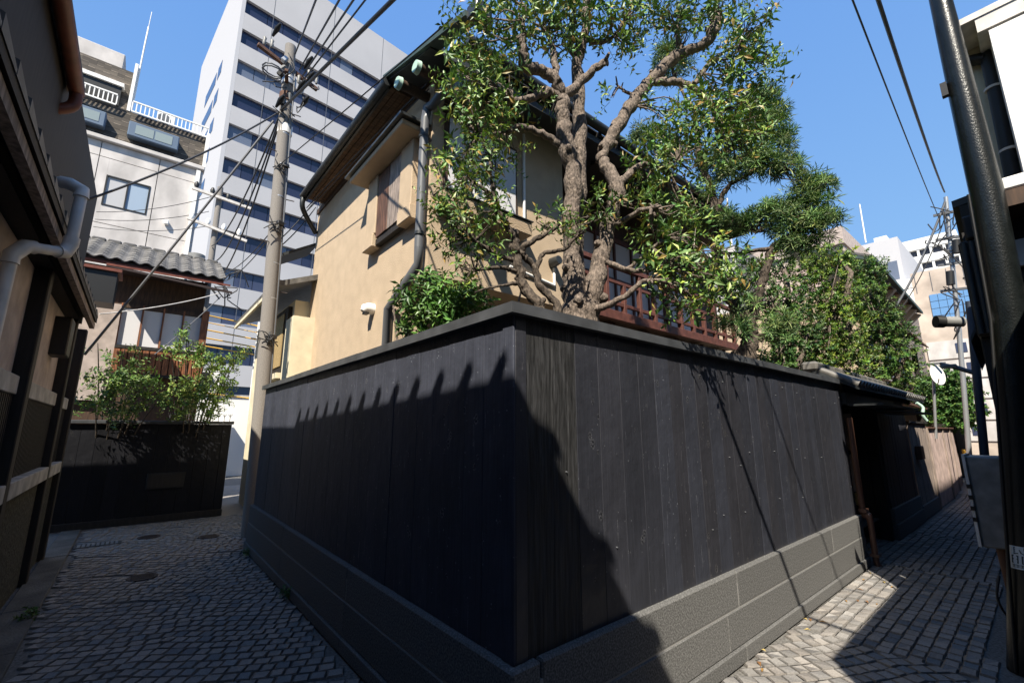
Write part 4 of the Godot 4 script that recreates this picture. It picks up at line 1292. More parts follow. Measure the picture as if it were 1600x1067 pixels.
# ---------------------------------------------------------------- buildings on the near right
func build_right_corner() -> void:
	var c := thing("corner_building", "dark lower building with white plastered upper storey at the right edge", "building", Vector3(3.6, 0, 1.5))
	boxp("lower_block", Vector3(0.35, 0, 2.12), Vector3(3.55, 3.25, 5.0), mats["dark_wood"], c)  # unseen block added so its shadow edges the sunlit strip of paving
	for k in 11:
		boxp("batten", Vector3(0.45 + k * 0.3, 0.3, 2.10), Vector3(0.49 + k * 0.3, 3.2, 2.119), mats["brown_wood"], c)
		boxp("batten", Vector3(0.33, 0.3, 2.2 + k * 0.26), Vector3(0.349, 3.2, 2.24 + k * 0.26), mats["brown_wood"], c)
	boxp("foot_course", Vector3(0.31, 0, 2.08), Vector3(3.56, 0.28, 2.119), mats["plinth_b"], c)
	boxp("lower_wall", Vector3(3.95, 0, 1.45), Vector3(5.15, 3.3, 5.0), mats["dark_wood"], c)
	boxp("upper_back_wall", Vector3(4.0, 3.32, 1.70), Vector3(6.5, 5.0, 5.0), mats["cream"], c)
	boxp("upper_bay", Vector3(3.6, 3.55, 1.86), Vector3(3.998, 4.85, 5.0), mats["white_paint"], c)
	boxp("bay_window", Vector3(3.575, 3.9, 2.05), Vector3(3.599, 4.4, 2.9), mats["glass_c"], c)
	boxp("bay_window_frame", Vector3(3.56, 4.41, 2.02), Vector3(3.598, 4.47, 2.95), mats["pipe_grey"], c)
	boxp("soffit", Vector3(3.58, 5.003, 1.69), Vector3(6.5, 5.06, 5.0), mats["white_pvc"], c)
	boxp("soffit_drop", Vector3(3.59, 4.87, 1.80), Vector3(3.99, 5.0, 5.0), mats["white_pvc"], c)
	boxp("eave_gutter", Vector3(3.57, 4.95, 1.62), Vector3(6.5, 5.10, 1.687), mats["metal_dark"], c, 0.01)
	tubep("dark_downpipe", smooth_path([Vector3(3.93, 4.86, 1.70), Vector3(3.93, 4.82, 1.80), Vector3(3.93, 4.7, 1.83), Vector3(3.93, 3.4, 1.80)]), 0.05, mats["black"], c, 10)
	for y in [4.5, 3.9]:
		tubep("pipe_clip", [Vector3(3.93, y, 1.82), Vector3(3.93, y + 0.02, 1.82)], 0.058, mats["white_pvc"], c, 10)
	boxp("white_trim", Vector3(3.56, 3.44, 1.66), Vector3(3.62, 3.54, 5.0), mats["white_paint"], c, 0.01)
	boxp("brown_band", Vector3(3.56, 3.30, 1.56), Vector3(3.94, 3.43, 5.0), mats["brown_wood"], c)
	# dark stepped eaves and the hanging timber box seen end-on
	boxp("eave_box", Vector3(3.58, 3.12, 1.48), Vector3(4.4, 3.32, 1.62), mats["dark_wood"], c, 0.015)
	boxp("eave_box", Vector3(4.41, 3.2, 1.47), Vector3(5.1, 3.42, 1.6), mats["roof_dark"], c, 0.015)
	boxp("storm_shutter_box", Vector3(3.6, 2.32, 1.43), Vector3(3.94, 3.118, 1.58), mats["dark_wood"], c, 0.02)
	var st := S()
	for k in 3:
		tube(st, [Vector3(3.59, 2.34, 1.46 + k * 0.045), Vector3(3.59, 3.1, 1.46 + k * 0.045)], [0.02], 8)
	put("ribs", st, mats["roof_dark"], c)
	boxp("post", Vector3(3.66, 0, 1.44), Vector3(3.78, 2.32, 1.56), mats["dark_wood"], c, 0.01)
	boxp("stucco_strip", Vector3(3.90, 2.9, 1.60), Vector3(3.949, 3.12, 5.0), mats["white_paint"], c)
	boxp("conduit", Vector3(3.5, 0.0, 1.57), Vector3(3.53, 3.3, 1.60), mats["pipe_grey"], c)
	# row of dark houses farther along the right-hand side
	for k in 3:
		var x0: float = [5.2, 8.7, 17.5][k]
		var x1: float = [8.6, 17.4, 30.0][k]
		var hh: float = [4.0, 2.3, 4.3][k]
		var r := thing("dark_row_house", ["dark timber row house along the right alley just past the meter box", "low dark garden wall with roof in the middle of the right alley", "last dark row house on the right, near the street lamp post"][k], "house", Vector3(x0, 0, 1.4))
		var za := 1.42 - (x0 - 5.2) * 0.042
		var zb := 1.42 - (x1 - 5.2) * 0.042
		st = S()
		prism(st, [Vector3(x0, 0, za), Vector3(x1, 0, zb), Vector3(x1, 0, 5), Vector3(x0, 0, 5)], Vector3(0, hh, 0))
		put("wall", st, mats["dark_wood"], r)
		st = S()
		prism(st, [Vector3(x0, hh, za - 0.05), Vector3(x1, hh, zb - 0.05), Vector3(x1, hh + 0.5, 5), Vector3(x0, hh + 0.5, 5)], Vector3(0, 0.08, 0))
		put("roof", st, mats["roof_dark"], r)
		if k != 1:
			st = S()
			prism(st, [Vector3(x0, 2.5, za - 0.12), Vector3(x1, 2.5, zb - 0.12), Vector3(x1, 2.75, zb - 0.003), Vector3(x0, 2.75, za - 0.003)], Vector3(0, 0.05, 0))
			put("lower_eave", st, mats["roof_dark"], r)
		for j in 8:
			var t := (j + 0.5) / 8.0
			var pz := lerpf(za, zb, t)
			boxp("post", Vector3(lerpf(x0, x1, t) - 0.06, 0, pz - 0.02), Vector3(lerpf(x0, x1, t) + 0.06, minf(hh, 2.4), pz + 0.05), mats["brown_wood"], r)
	# unseen plain blocks behind the viewpoint, added to cut sky light in the alleys
	var bb := thing("back_sky_blocker", "unseen plain block behind the viewpoint, added to cut sky light", "building", Vector3(-2, 0, 6))
	boxp("wall", Vector3(-5.5, 0, 6.0), Vector3(1.5, 9.0, 14.0), mats["plaster_left"], bb)
	var bc := thing("tall_sky_blocker", "taller unseen block behind the corner building, added to cut sky light", "building", Vector3(3, 0, 6))
	boxp("wall", Vector3(3.0, 0, 6.0), Vector3(14, 12.0, 14.0), mats["concrete_white"], bc)
	# grey meter box, its pipes, security camera
	var m := thing("meter_box", "tall grey electric meter box on the wall of the right alley", "meter box", Vector3(3.6, 0.7, 1.3))
	boxp("cabinet", Vector3(3.55, 0.74, 1.235), Vector3(3.85, 1.40, 1.43), mats["box_grey"], m, 0.012)
	boxp("door_edge", Vector3(3.535, 0.74, 1.215), Vector3(3.86, 1.41, 1.232), mats["white_pvc"], m)
	for k in 4:
		boxp("hinge", Vector3(3.53, 0.92 + k * 0.08, 1.212), Vector3(3.56, 0.95 + k * 0.08, 1.236), mats["black"], m)
	tubep("conduit", [Vector3(3.62, 0.74, 1.33), Vector3(3.63, 0.45, 1.34), Vector3(3.66, 0.28, 1.40), Vector3(3.66, 0.0, 1.40)], 0.035, mats["rust"], m, 9)
	st = S()
	tube(st, smooth_path([Vector3(3.58, 0.72, 1.40), Vector3(3.56, 0.5, 1.34), Vector3(3.58, 0.3, 1.32), Vector3(3.64, 0.22, 1.42)], 4), [0.012], 6)
	tube(st, smooth_path([Vector3(3.58, 0.55, 1.29), Vector3(3.54, 0.4, 1.26), Vector3(3.58, 0.27, 1.30), Vector3(3.62, 0.32, 1.36)], 4), [0.008], 6)
	put("cable_loop", st, mats["cable_black"], m)
	var sc := thing("security_camera", "grey cylinder security camera sticking out under the right eave", "camera", Vector3(3.6, 2.47, 1.35))
	tubep("body", [Vector3(3.6, 2.455, 1.37), Vector3(3.52, 2.465, 1.25)], 0.042, mats["box_grey"], sc, 14)
	tubep("hood", [Vector3(3.53, 2.464, 1.265), Vector3(3.50, 2.468, 1.22)], 0.05, mats["black"], sc, 14)
	for k in 3:
		boxp("vent_slot", Vector3(3.535 + k * 0.018, 2.47, 1.295 + k * 0.02), Vector3(3.542 + k * 0.018, 2.50, 1.31 + k * 0.02), mats["white_paint"], sc)
	# black steel pole with its number plate
	var p := thing("black_pole", "thick black painted steel pole leaning at the right edge of the view", "pole", Vector3(3.4, 0, 1.45))
	st = S()
	tube(st, [Vector3(3.41, -0.02, 1.345), Vector3(3.42, 0.62, 1.44), Vector3(3.43, 1.47, 1.54), Vector3(3.43, 2.39, 1.625), Vector3(3.43, 3.41, 1.65), Vector3(3.43, 4.28, 1.645), Vector3(3.43, 5.3, 1.64), Vector3(3.43, 6.4, 1.64)], [0.098, 0.098, 0.098, 0.096, 0.094, 0.084, 0.068, 0.062], 28)
	put("shaft", st, mats["black_pole"], p)
	st = S()
	tube(st, [Vector3(3.32, 0.0, 1.30), Vector3(3.33, 1.47, 1.44), Vector3(3.335, 2.4, 1.53), Vector3(3.34, 3.4, 1.555)], [0.010], 6)
	put("edge_conduit", st, mats["black"], p)
	boxp("clip", Vector3(3.35, 4.30, 1.53), Vector3(3.40, 4.42, 1.57), mats["black"], p)
	var sg := thing("number_plate", "small white pole number plate reading 802 strapped to the black pole", "sign", Vector3(3.35, 0.75, 1.45))
	# curved plate on the camera side of the pole
	var ax := Vector3(3.421, 0.74, 1.455)
	var mid := atan2(EYE.z - ax.z, EYE.x - ax.x)
	st = S()
	st.set_smooth_group(1)
	var R := 0.1010
	for k in 12:
		var t0 := mid - 0.95 + 1.9 * k / 12.0
		var t1 := mid - 0.95 + 1.9 * (k + 1) / 12.0
		var q0 := ax + Vector3(cos(t0), 0, sin(t0)) * R
		var q1 := ax + Vector3(cos(t1), 0, sin(t1)) * R
		var hv := Vector3(0, 0.075, 0.008)
		quad(st, q0 - hv, q1 - hv, q1 + hv, q0 + hv)
	put("plate", st, mats["sign_white"], sg)
	# lettering laid round the plate: strokes in plate coordinates (u across in metres, v up)
	var ink := S()
	var on := func(u: float, v: float) -> Vector3:
		var t := mid - 0.95 + 1.9 * (0.11 - u) / 0.22
		t = mid + (u / R) * -1.0
		return ax + Vector3(cos(t), 0, sin(t)) * (R + 0.0012) + Vector3(0, v, v * 0.1)
	var strokes := []
	var min_char := [[0, 1, 1, 1], [1, 1, 1, .62], [0, .62, 1, .62], [0, 1, 0, 0], [0, 0, .35, .12], [0, .38, 1, .38], [.55, .62, .7, .2], [.7, .2, 1, 0]]
	var yu_char := [[0, .8, 1, .8], [.45, 1, .1, .4], [.3, .62, .85, .62], [.3, .62, .3, 0], [.85, .62, .85, 0], [.3, .42, .85, .42], [.3, .22, .85, .22]]
	for s in min_char:
		strokes.append([-0.062 + s[0] * 0.05, 0.024 + s[1] * 0.042, -0.062 + s[2] * 0.05, 0.024 + s[3] * 0.042, 0.0055])
	for s in yu_char:
		strokes.append([0.008 + s[0] * 0.05, 0.024 + s[1] * 0.042, 0.008 + s[2] * 0.05, 0.024 + s[3] * 0.042, 0.0055])
	var digits := {"8": [[0, 0, 1, 0], [1, 0, 1, 1], [1, 1, 0, 1], [0, 1, 0, 0], [0, .52, 1, .52]], "0": [[0, 0, 1, 0], [1, 0, 1, 1], [1, 1, 0, 1], [0, 1, 0, 0]], "2": [[0, 1, 1, 1], [1, 1, 1, .52], [1, .52, 0, .52], [0, .52, 0, 0], [0, 0, 1, 0]]}
	var u0 := -0.075
	for ch in ["8", "0", "2"]:
		for s in digits[ch]:
			strokes.append([u0 + s[0] * 0.03, -0.034 + s[1] * 0.045, u0 + s[2] * 0.03, -0.034 + s[3] * 0.045, 0.007])
		u0 += 0.052
	for k in 7:     # small line of characters
		var b := -0.075 + k * 0.021
		for s in [[0, .9, 1, .9], [.5, 1, .5, 0], [0, .5, 1, .5], [0, 0, 1, 0]]:
			strokes.append([b + s[0] * 0.015, -0.062 + s[1] * 0.017, b + s[2] * 0.015, -0.062 + s[3] * 0.017, 0.003])
	for s in strokes:
		var pa := Vector2(s[0], s[1])
		var pb := Vector2(s[2], s[3])
		var dn := (pb - pa).normalized()
		var e: Vector2 = Vector2(-dn.y, dn.x) * s[4] * 0.5
		pa -= dn * s[4] * 0.5
		pb += dn * s[4] * 0.5
		quad(ink, on.call(pa.x + e.x, pa.y + e.y), on.call(pb.x + e.x, pb.y + e.y), on.call(pb.x - e.x, pb.y - e.y), on.call(pa.x - e.x, pa.y - e.y))
	put("lettering", ink, mats["sign_ink"], sg)
	# street lamp farther down the right alley
	var l := thing("street_lamp", "blue-grey street lamp post with a long arm reaching over the right alley", "street lamp", Vector3(9, 0, 1.0))
	tubep("post", [Vector3(9.0, 0, 0.94), Vector3(9.0, 1.2, 0.97), Vector3(9.0, 3.7, 1.16)], 0.055, mats["post_blue"], l, 10)
	st = S()
	tube(st, [Vector3(9.0, 2.50, 1.06), Vector3(9.0, 2.62, 0.85), Vector3(9.0, 2.71, 0.66)], [0.035, 0.04, 0.022], 10)
	put("arm", st, mats["pipe_grey"], l)
	boxp("lamp_head", Vector3(8.95, 2.62, 0.66), Vector3(9.05, 2.68, 0.86), mats["box_grey"], l, 0.01)

func build_far_right() -> void:
	var a := thing("white_office", "white panelled office block with stepped top beyond the bracket house", "office building", Vector3(40, 0, -5))
	boxp("upper_block", Vector3(40, 12, -6.2), Vector3(52, 15.6, -3.35), mats["tower_side"], a)
	boxp("lower_block", Vector3(39, 0, -6.0), Vector3(52, 11.98, -2.55), mats["white_paint"], a)
	for k in 8:
		boxp("joint", Vector3(38.985, 1.5 + k * 1.4, -5.98), Vector3(38.999, 1.54 + k * 1.4, -2.56), mats["pipe_grey"], a)
	boxp("window", Vector3(39.97, 12.4, -4.2), Vector3(39.998, 13.8, -3.6), mats["glass_c"], a)
	boxp("roof_box", Vector3(42, 15.62, -5.0), Vector3(46, 16.6, -4.2), mats["white_paint"], a)
	tubep("antenna", [Vector3(42.5, 16.6, -5.6), Vector3(42.5, 20.0, -5.6)], 0.06, mats["white_paint"], a, 5)
	var b := thing("beige_block", "beige tiled building with a blue gridded window wall at the end of the alley", "building", Vector3(34, 0, -1))
	boxp("wall", Vector3(34.0, 0, -2.35), Vector3(42, 11.0, 4.5), mats["beige_tile"], b)
	for j in 4:
		for k in 6:
			boxp("window_pane", Vector3(33.95, 7.75 + j * 0.44, -1.68 + k * 0.36), Vector3(33.99, 8.16 + j * 0.44, -1.34 + k * 0.36), mats["glass_sky"], b)
	for k in 6:
		boxp("joint", Vector3(33.985, 9.7, -2.2 + k * 0.7), Vector3(33.999, 10.9, -2.17 + k * 0.7), mats["pipe_grey"], b)
	for k in 5:
		boxp("lower_panel", Vector3(33.93, 1.0 + k * 1.15, -2.2), Vector3(33.98, 2.05 + k * 1.15, 3.0), mats["concrete_white"], b)
		boxp("lower_window", Vector3(33.90, 1.3 + k * 1.15, -1.0 + 0.3 * (k % 2)), Vector3(33.928, 1.85 + k * 1.15, -0.55 + 0.3 * (k % 2)), mats["glass_b"], b)
	var t := thing("apartment_tower", "distant white apartment tower with rows of dark balconies", "apartment tower", Vector3(110, 0, -8))
	boxp("core", Vector3(110.3, 0, -11.0), Vector3(122, 36.4, -3.9), mats["tower_core"], t)
	for k in 11:
		boxp("balcony_slab", Vector3(109.4, 8.0 + k * 2.75, -11.1), Vector3(110.29, 9.4 + k * 2.75, -3.8), mats["white_paint"], t)
	for k in 5:
		boxp("fin", Vector3(109.5, 6, -11.2 + k * 1.8), Vector3(110.28, 36.6, -10.85 + k * 1.8), mats["white_paint"], t)
	boxp("crown", Vector3(109.4, 36.6, -11.2), Vector3(122, 37.6, -3.7), mats["white_paint"], t)
	boxp("stair_tower", Vector3(109.6, 0, -3.79), Vector3(116, 36.2, -3.0), mats["tower_side"], t)
	# buildings seen behind the tan house through the trees
	var p := thing("pink_block", "pinkish tiled building seen between the pine-like tree and the tan house roof", "building", Vector3(30, 0, -9))
	boxp("wall", Vector3(30, 0, -10.5), Vector3(38, 12.6, -4.6), mats["beige_tile"], p)
	boxp("parapet", Vector3(29.8, 12.62, -10.6), Vector3(38, 13.7, -4.5), mats["plaster_left"], p)
	for k in 5:
		boxp("panel", Vector3(29.95, 11.2 - k * 1.3, -10.0), Vector3(29.99, 12.0 - k * 1.3, -5.0), mats["pink_wall"], p)
	var q := thing("slatted_block", "pale building with dark horizontal slots just right of the tan house eave", "building", Vector3(26, 0, -12))
	boxp("wall", Vector3(26, 0, -14), Vector3(34, 13.0, -9.2), mats["pipe_grey"], q)
	for k in 6:
		boxp("slot", Vector3(25.95, 12.2 - k * 0.9, -13.9), Vector3(25.995, 12.85 - k * 0.9, -9.25), mats["concrete_white"], q)
	tubep("antenna", [Vector3(26.5, 13.0, -9.6), Vector3(26.5, 16.5, -9.6)], 0.05, mats["white_paint"], q, 5)

# ---------------------------------------------------------------- poles and wires
func build_poles_and_wires() -> void:
	var p := thing("utility_pole", "concrete utility pole at the left end of the black plank fence", "utility pole", Vector3(0.12, 0, -6.45))
	var st := S()
	tube(st, [Vector3(0.14, 0, -6.43), Vector3(0.10, 2, -6.44), Vector3(0.02, 5, -6.47), Vector3(-0.06, 8.75, -6.5)], [0.125, 0.117, 0.106, 0.094], 24)
	put("shaft", st, mats["pole"], p)
	for k in 11:
		var y := 1.9 + k * 0.62
		var c := Vector3(0.10 - (y - 2) * 0.0237, y, -6.44 - (y - 2) * 0.0089)
		tubep("band", [c, c + Vector3.UP * 0.022], 0.119 - y * 0.0028, mats["steel"], p, 20)
	for k in 7:
		var y := 2.2 + k * 0.85
		var c := Vector3(0.10 - (y - 2) * 0.0237, y, -6.44)
		var s := -1.0 if k % 2 else 1.0
		tubep("step_bolt", [c + Vector3(0.1 * s, 0, 0.04), c + Vector3(0.24 * s, 0, 0.06)], 0.009, mats["iron"], p, 6)
	st = S()    # vertical cable on the shaft
	tube(st, [Vector3(0.19, 2.0, -6.34), Vector3(0.12, 5.0, -6.36), Vector3(0.04, 8.2, -6.39)], [0.013], 6)
	put("riser_cable", st, mats["pipe_grey"], p)
	var top := Vector3(-0.05, 8.4, -6.5)
	st = S()
	beam(st, top + Vector3(-0.55, -0.02, 0.1), top + Vector3(0.55, -0.22, -0.1), 0.07, 0.07, 0.008)
	beam(st, top + Vector3(-0.1, -0.5, 0.4), top + Vector3(0.12, -0.5, -0.5), 0.06, 0.06, 0.008)
	put("crossarm", st, mats["rust"], p)
	for k in 5:
		var c: Vector3 = [Vector3(-0.5, 8.45, -6.42), Vector3(-0.38, 8.47, -6.42), Vector3(0.30, 8.28, -6.5), Vector3(0.46, 8.26, -6.55), Vector3(0.1, 7.9, -6.3)][k]
		st = S()
		tube(st, [c, c + Vector3(0, 0.05, 0), c + Vector3(0, 0.09, 0), c + Vector3(0, 0.14, 0), c + Vector3(0, 0.17, 0)], [0.02, 0.036, 0.024, 0.034, 0.015], 10)
		put("insulator", st, mats["box_grey"], p)
	for k in 6:     # dark dead-end clamps, splice cases
		var c: Vector3 = [Vector3(0.18, 8.3, -6.35), Vector3(0.25, 8.05, -6.4), Vector3(0.1, 7.75, -6.35), Vector3(-0.2, 7.3, -6.4), Vector3(0.2, 7.5, -6.4), Vector3(-0.4, 8.6, -6.3)][k]
		st = S()
		tube(st, [c, c + Vector3(0.04, 0.08, 0.14), c + Vector3(0.07, 0.13, 0.24)], [0.02, 0.05, 0.02], 8)
		put("clamp", st, mats["black"], p)
	for k in 3:
		var c: Vector3 = [Vector3(-0.02, 7.9, -6.5), Vector3(-0.03, 7.55, -6.5), Vector3(0.0, 6.9, -6.5)][k]
		st = S()
		tube(st, [c, c + Vector3.UP * 0.16], [0.125], 16)
		put("clamp_band", st, mats[["steel", "rust", "white_paint"][k]], p)
	var coil := []
	for k in 22:
		var a := TAU * k / 10.0
		coil.append(Vector3(-0.32 + 0.17 * cos(a), 7.95 + 0.03 * sin(a * 0.5), -6.35 + 0.15 * sin(a)))
	tubep("cable_coil", coil, 0.014, mats["pipe_grey"], p, 5)
	for k in 3:     # bundles of small fittings at the lower attachments
		var c: Vector3 = [Vector3(0.0, 5.05, -6.36), Vector3(0.07, 3.05, -6.34), Vector3(-0.02, 6.15, -6.36)][k]
		st = S()
		for j in 9:
			var d := Vector3(rng.randf_range(-.2, .2), rng.randf_range(-.16, .16), rng.randf_range(0, .1))
			tube(st, smooth_path([c + d, c + d * 0.3 + Vector3(0, rng.randf_range(-.1, .1), 0.06), c - d * 0.9], 3), [0.009], 5)
		obox(st, Transform3D(Basis(Vector3.UP, 0.4), c + Vector3(0.06, 0.05, 0.04)), Vector3(0.12, 0.07, 0.07), 0.01)
		put("fittings", st, mats["cable_black"], p)
	st = S()        # jumper loops round the pole head
	for k in 11:
		var c := Vector3(rng.randf_range(-0.3, 0.3), rng.randf_range(7.2, 8.5), -6.42 + rng.randf_range(-0.1, 0.2))
		var e := c + Vector3(rng.randf_range(-0.3, 0.3), rng.randf_range(-0.5, 0.1), rng.randf_range(-0.1, 0.15))
		tube(st, smooth_path([c, (c + e) * 0.5 + Vector3(rng.randf_range(-.12, .12), rng.randf_range(-.25, -.05), 0.1), e], 4), [0.010], 5)
	put("jumpers", st, mats["cable_black"], p)
	for k in 6:
		var c := Vector3(rng.randf_range(-0.22, 0.22), 7.45 + k * 0.17, -6.36 + rng.randf_range(-0.05, 0.1))
		st = S()
		obox(st, Transform3D(Basis(Vector3(0.3, 1, 0.2).normalized(), k * 0.9), c), Vector3(0.09, 0.13, 0.08), 0.012)
		put("fitting", st, mats[["black", "box_grey", "steel"][k % 3]], p)
	# second, farther pole with a transformer
	var q := thing("far_utility_pole", "farther utility pole with crossarms and transformer behind the tiled house roof", "utility pole", Vector3(-0.27, 0, -14.3))
	st = S()
	tube(st, [Vector3(-0.2, 0, -14.3), Vector3(-0.28, 9.25, -14.3)], [0.10, 0.08], 14)
	put("shaft", st, mats["pole"], q)
	for k in 2:
		st = S()
		beam(st, Vector3(-1.0, [8.9, 7.9][k], -14.15), Vector3(0.6, [8.75, 7.6][k], -14.15), 0.08, 0.08)
		put("crossarm", st, mats["white_pvc"], q)
		for j in 4:
			st = S()
			var c := Vector3(-0.9 + j * 0.42, [8.95, 7.9][k] - j * 0.05, -14.15)
			tube(st, [c, c + Vector3(0, 0.1, 0), c + Vector3(0, 0.2, 0)], [0.05, 0.07, 0.03], 8)
			put("insulator", st, mats["white_paint"] if k else mats["black"], q)
	st = S()
	tube(st, [Vector3(-0.65, 6.0, -14.0), Vector3(-0.65, 6.75, -14.0)], [0.22], 14)
	put("transformer", st, mats["box_grey"], q)
	st = S()
	for j in 16:
		var c := Vector3(0.05, 6.1, -14.1) + Vector3(rng.randf_range(-.35, .4), rng.randf_range(-.5, .4), 0)
		tube(st, smooth_path([c, c + Vector3(rng.randf_range(-.3, .3), rng.randf_range(-.3, .3), .1), c + Vector3(rng.randf_range(-.4, .4), rng.randf_range(-.4, .4), 0)], 3), [0.018], 5)
	put("wiring", st, mats["cable_black"], q)
	# leaning pole in the distance on the right
	var r := thing("right_utility_pole", "slim utility pole crowded with wires and transformers at the far right", "utility pole", Vector3(14.5, 0, 0.4))
	st = S()
	tube(st, [Vector3(14.52, 0, 0.25), Vector3(14.54, 4.0, 0.58), Vector3(14.56, 7.75, 0.85)], [0.055, 0.052, 0.046], 12)
	put("shaft", st, mats["steel"], r)
	for k in 4:
		st = S()
		var y: float = [7.3, 6.6, 5.9, 5.2][k]
		beam(st, Vector3(14.5, y, y * 0.075 + 0.0), Vector3(14.5, y - 0.05, y * 0.075 + 0.65), 0.06, 0.06)
		put("crossarm", st, mats["pipe_grey"], r)
	for k in 2:
		st = S()
		var c: Vector3 = [Vector3(14.4, 5.3, 0.62), Vector3(14.4, 6.1, 0.85)][k]
		tube(st, [c, c + Vector3(0, 0.36, 0.03)], [0.085], 12)
		put("transformer", st, mats["black"], r)
	st = S()
	for j in 26:
		var y := rng.randf_range(3.9, 7.4)
		var c := Vector3(14.4, y, y * 0.07 + 0.3) + Vector3(0, 0, rng.randf_range(-.25, .35))
		tube(st, smooth_path([c, c + Vector3(0, rng.randf_range(-.4, .4), rng.randf_range(-.25, .25)), c + Vector3(0, rng.randf_range(-.6, .6), rng.randf_range(-.3, .3))], 3), [0.014], 4)
	put("wiring", st, mats["cable_black"], r)

	# wires, one thing each
	var K: Material = mats["cable_black"]
	var G: Material = mats["cable_grey"]
	cable("thick dark cable from the concrete pole down to the eave of the plaster townhouse", sag(Vector3(-0.11, 7.32, -6.5), Vector3(-2.25, 4.24, -5.28), 0.12), 0.015, K)
	cable("long sleeved cable crossing in front of the tiled house to the townhouse wall", sag(Vector3(-0.2, 7.08, -6.5), Vector3(-2.15, 2.72, -7.6), 0.03), 0.019, G)
	for k in 3:
		cable(["upper of three dark cables from the concrete pole to the farther pole", "middle of three dark cables from the concrete pole to the farther pole", "lower of three dark cables from the concrete pole to the farther pole"][k], sag(Vector3(-0.12, 7.2 - k * 0.12, -6.5), Vector3(-0.3 + k * 0.1, 7.2 - k * 0.5, -14.2), 0.5 + 0.15 * k), 0.016, K)
	var heads := [Vector3(0.02, 8.6, -6.45), Vector3(0.12, 8.3, -6.45), Vector3(0.18, 8.2, -6.45), Vector3(0.2, 8.1, -6.4), Vector3(0.12, 7.25, -6.42)]
	var tails := [Vector3(-0.80, 4.9, -0.2), Vector3(-0.76, 5.0, -0.25), Vector3(-0.62, 5.0, -0.25), Vector3(-0.58, 5.0, -0.2), Vector3(-0.30, 4.75, -0.35)]
	for k in 5:
		# from the pole top up over the place where the photographer stands
		var a: Vector3 = heads[k]
		var b: Vector3 = [Vector3(-0.87, 4.35, -0.8), Vector3(-0.74, 4.36, -0.75), Vector3(-0.66, 4.38, -0.72), Vector3(-0.61, 4.38, -0.70), Vector3(-0.44, 4.33, -0.62)][k]
		var dir := (b - EYE).normalized()
		var far_pt := EYE + dir * 6.5 + Vector3(0, 0, 0)
		var goal := far_pt + (far_pt - a) * 0.6
		if k == 4:
			goal = Vector3(0.30, 3.35, 5.99)
			a = Vector3(-0.11, 7.3, -6.42)
		elif k == 3:
			goal = Vector3(0.46, 5.05, 5.99)
		cable(["leftmost cable rising from the top of the concrete pole", "second cable from the left rising from the pole top", "third cable rising from the pole top", "fourth cable rising from the pole top", "thickest cable rising to the upper right from below the pole top"][k], sag(a, goal, 0.0), 0.013 if k < 4 else 0.024, K)
	cable("twisted wire from the concrete pole along the tan house gutter to its gable", sag(Vector3(-0.05, 6.2, -6.4), Vector3(0.3, 5.22, -1.2), 0.02), 0.008, K)
	cable("thin wire from the concrete pole to the far corner of the tan house, upper", sag(Vector3(0.1, 4.85, -6.45), Vector3(0.72, 6.0, -6.8), 0.05), 0.010, K)
	cable("thin wire from the concrete pole to the far corner of the tan house, lower", sag(Vector3(0.1, 4.7, -6.45), Vector3(0.74, 5.85, -6.85), 0.06), 0.010, K)
	cable("white service wire from the tiled house canopy to the townhouse", sag(Vector3(-0.3, 4.75, -10.4), Vector3(-2.1, 3.45, -8.0), 0.06), 0.010, mats["white_pvc"])
	cable("pair wire sloping from the tiled house eave down to the vines", sag(Vector3(-0.25, 4.7, -10.5), Vector3(-1.3, 3.1, -9.8), 0.03), 0.010, mats["pipe_grey"])
	for k in 2:
		cable(["upper wire from the farther pole to the concrete pole band", "lower wire from the farther pole to the concrete pole band"][k], sag(Vector3(0.0, 6.4 - k * 0.3, -14.2), Vector3(0.02, 5.1 - 0.1 * k, -6.5), 0.25), 0.010, K)
	for k in 3:
		cable(["top thin wire from the white block to the farther pole", "middle thin wire from the white block to the farther pole", "bottom thin wire from the white block to the farther pole"][k], sag(Vector3(-3.2, 8.3 - k * 0.25, -16.5), Vector3(-0.5, 8.8 - k * 0.5, -14.2), 0.15), 0.010, K)
	cable("thick twisted cable from the upper right to the far right pole", sag(Vector3(13.56, 7.5, 0.9), Vector3(1.6, 4.9, 1.36), 0.25, 24), 0.017, K)
	cable("single thin wire from the upper right to the far right pole", sag(Vector3(13.55, 6.77, 0.72), Vector3(1.6, 4.95, 1.22), 0.1, 24), 0.008, K)
	cable("heavy grey service cable from the far right pole to the bracket house", sag(Vector3(14.5, 7.6, 0.82), Vector3(14.0, 4.85, -0.49), 0.15), 0.03, mats["pipe_grey"])
	cable("thin wire beside the grey service cable to the bracket house", sag(Vector3(14.5, 7.4, 0.85), Vector3(14.0, 4.7, -0.45), 0.22), 0.012, K)

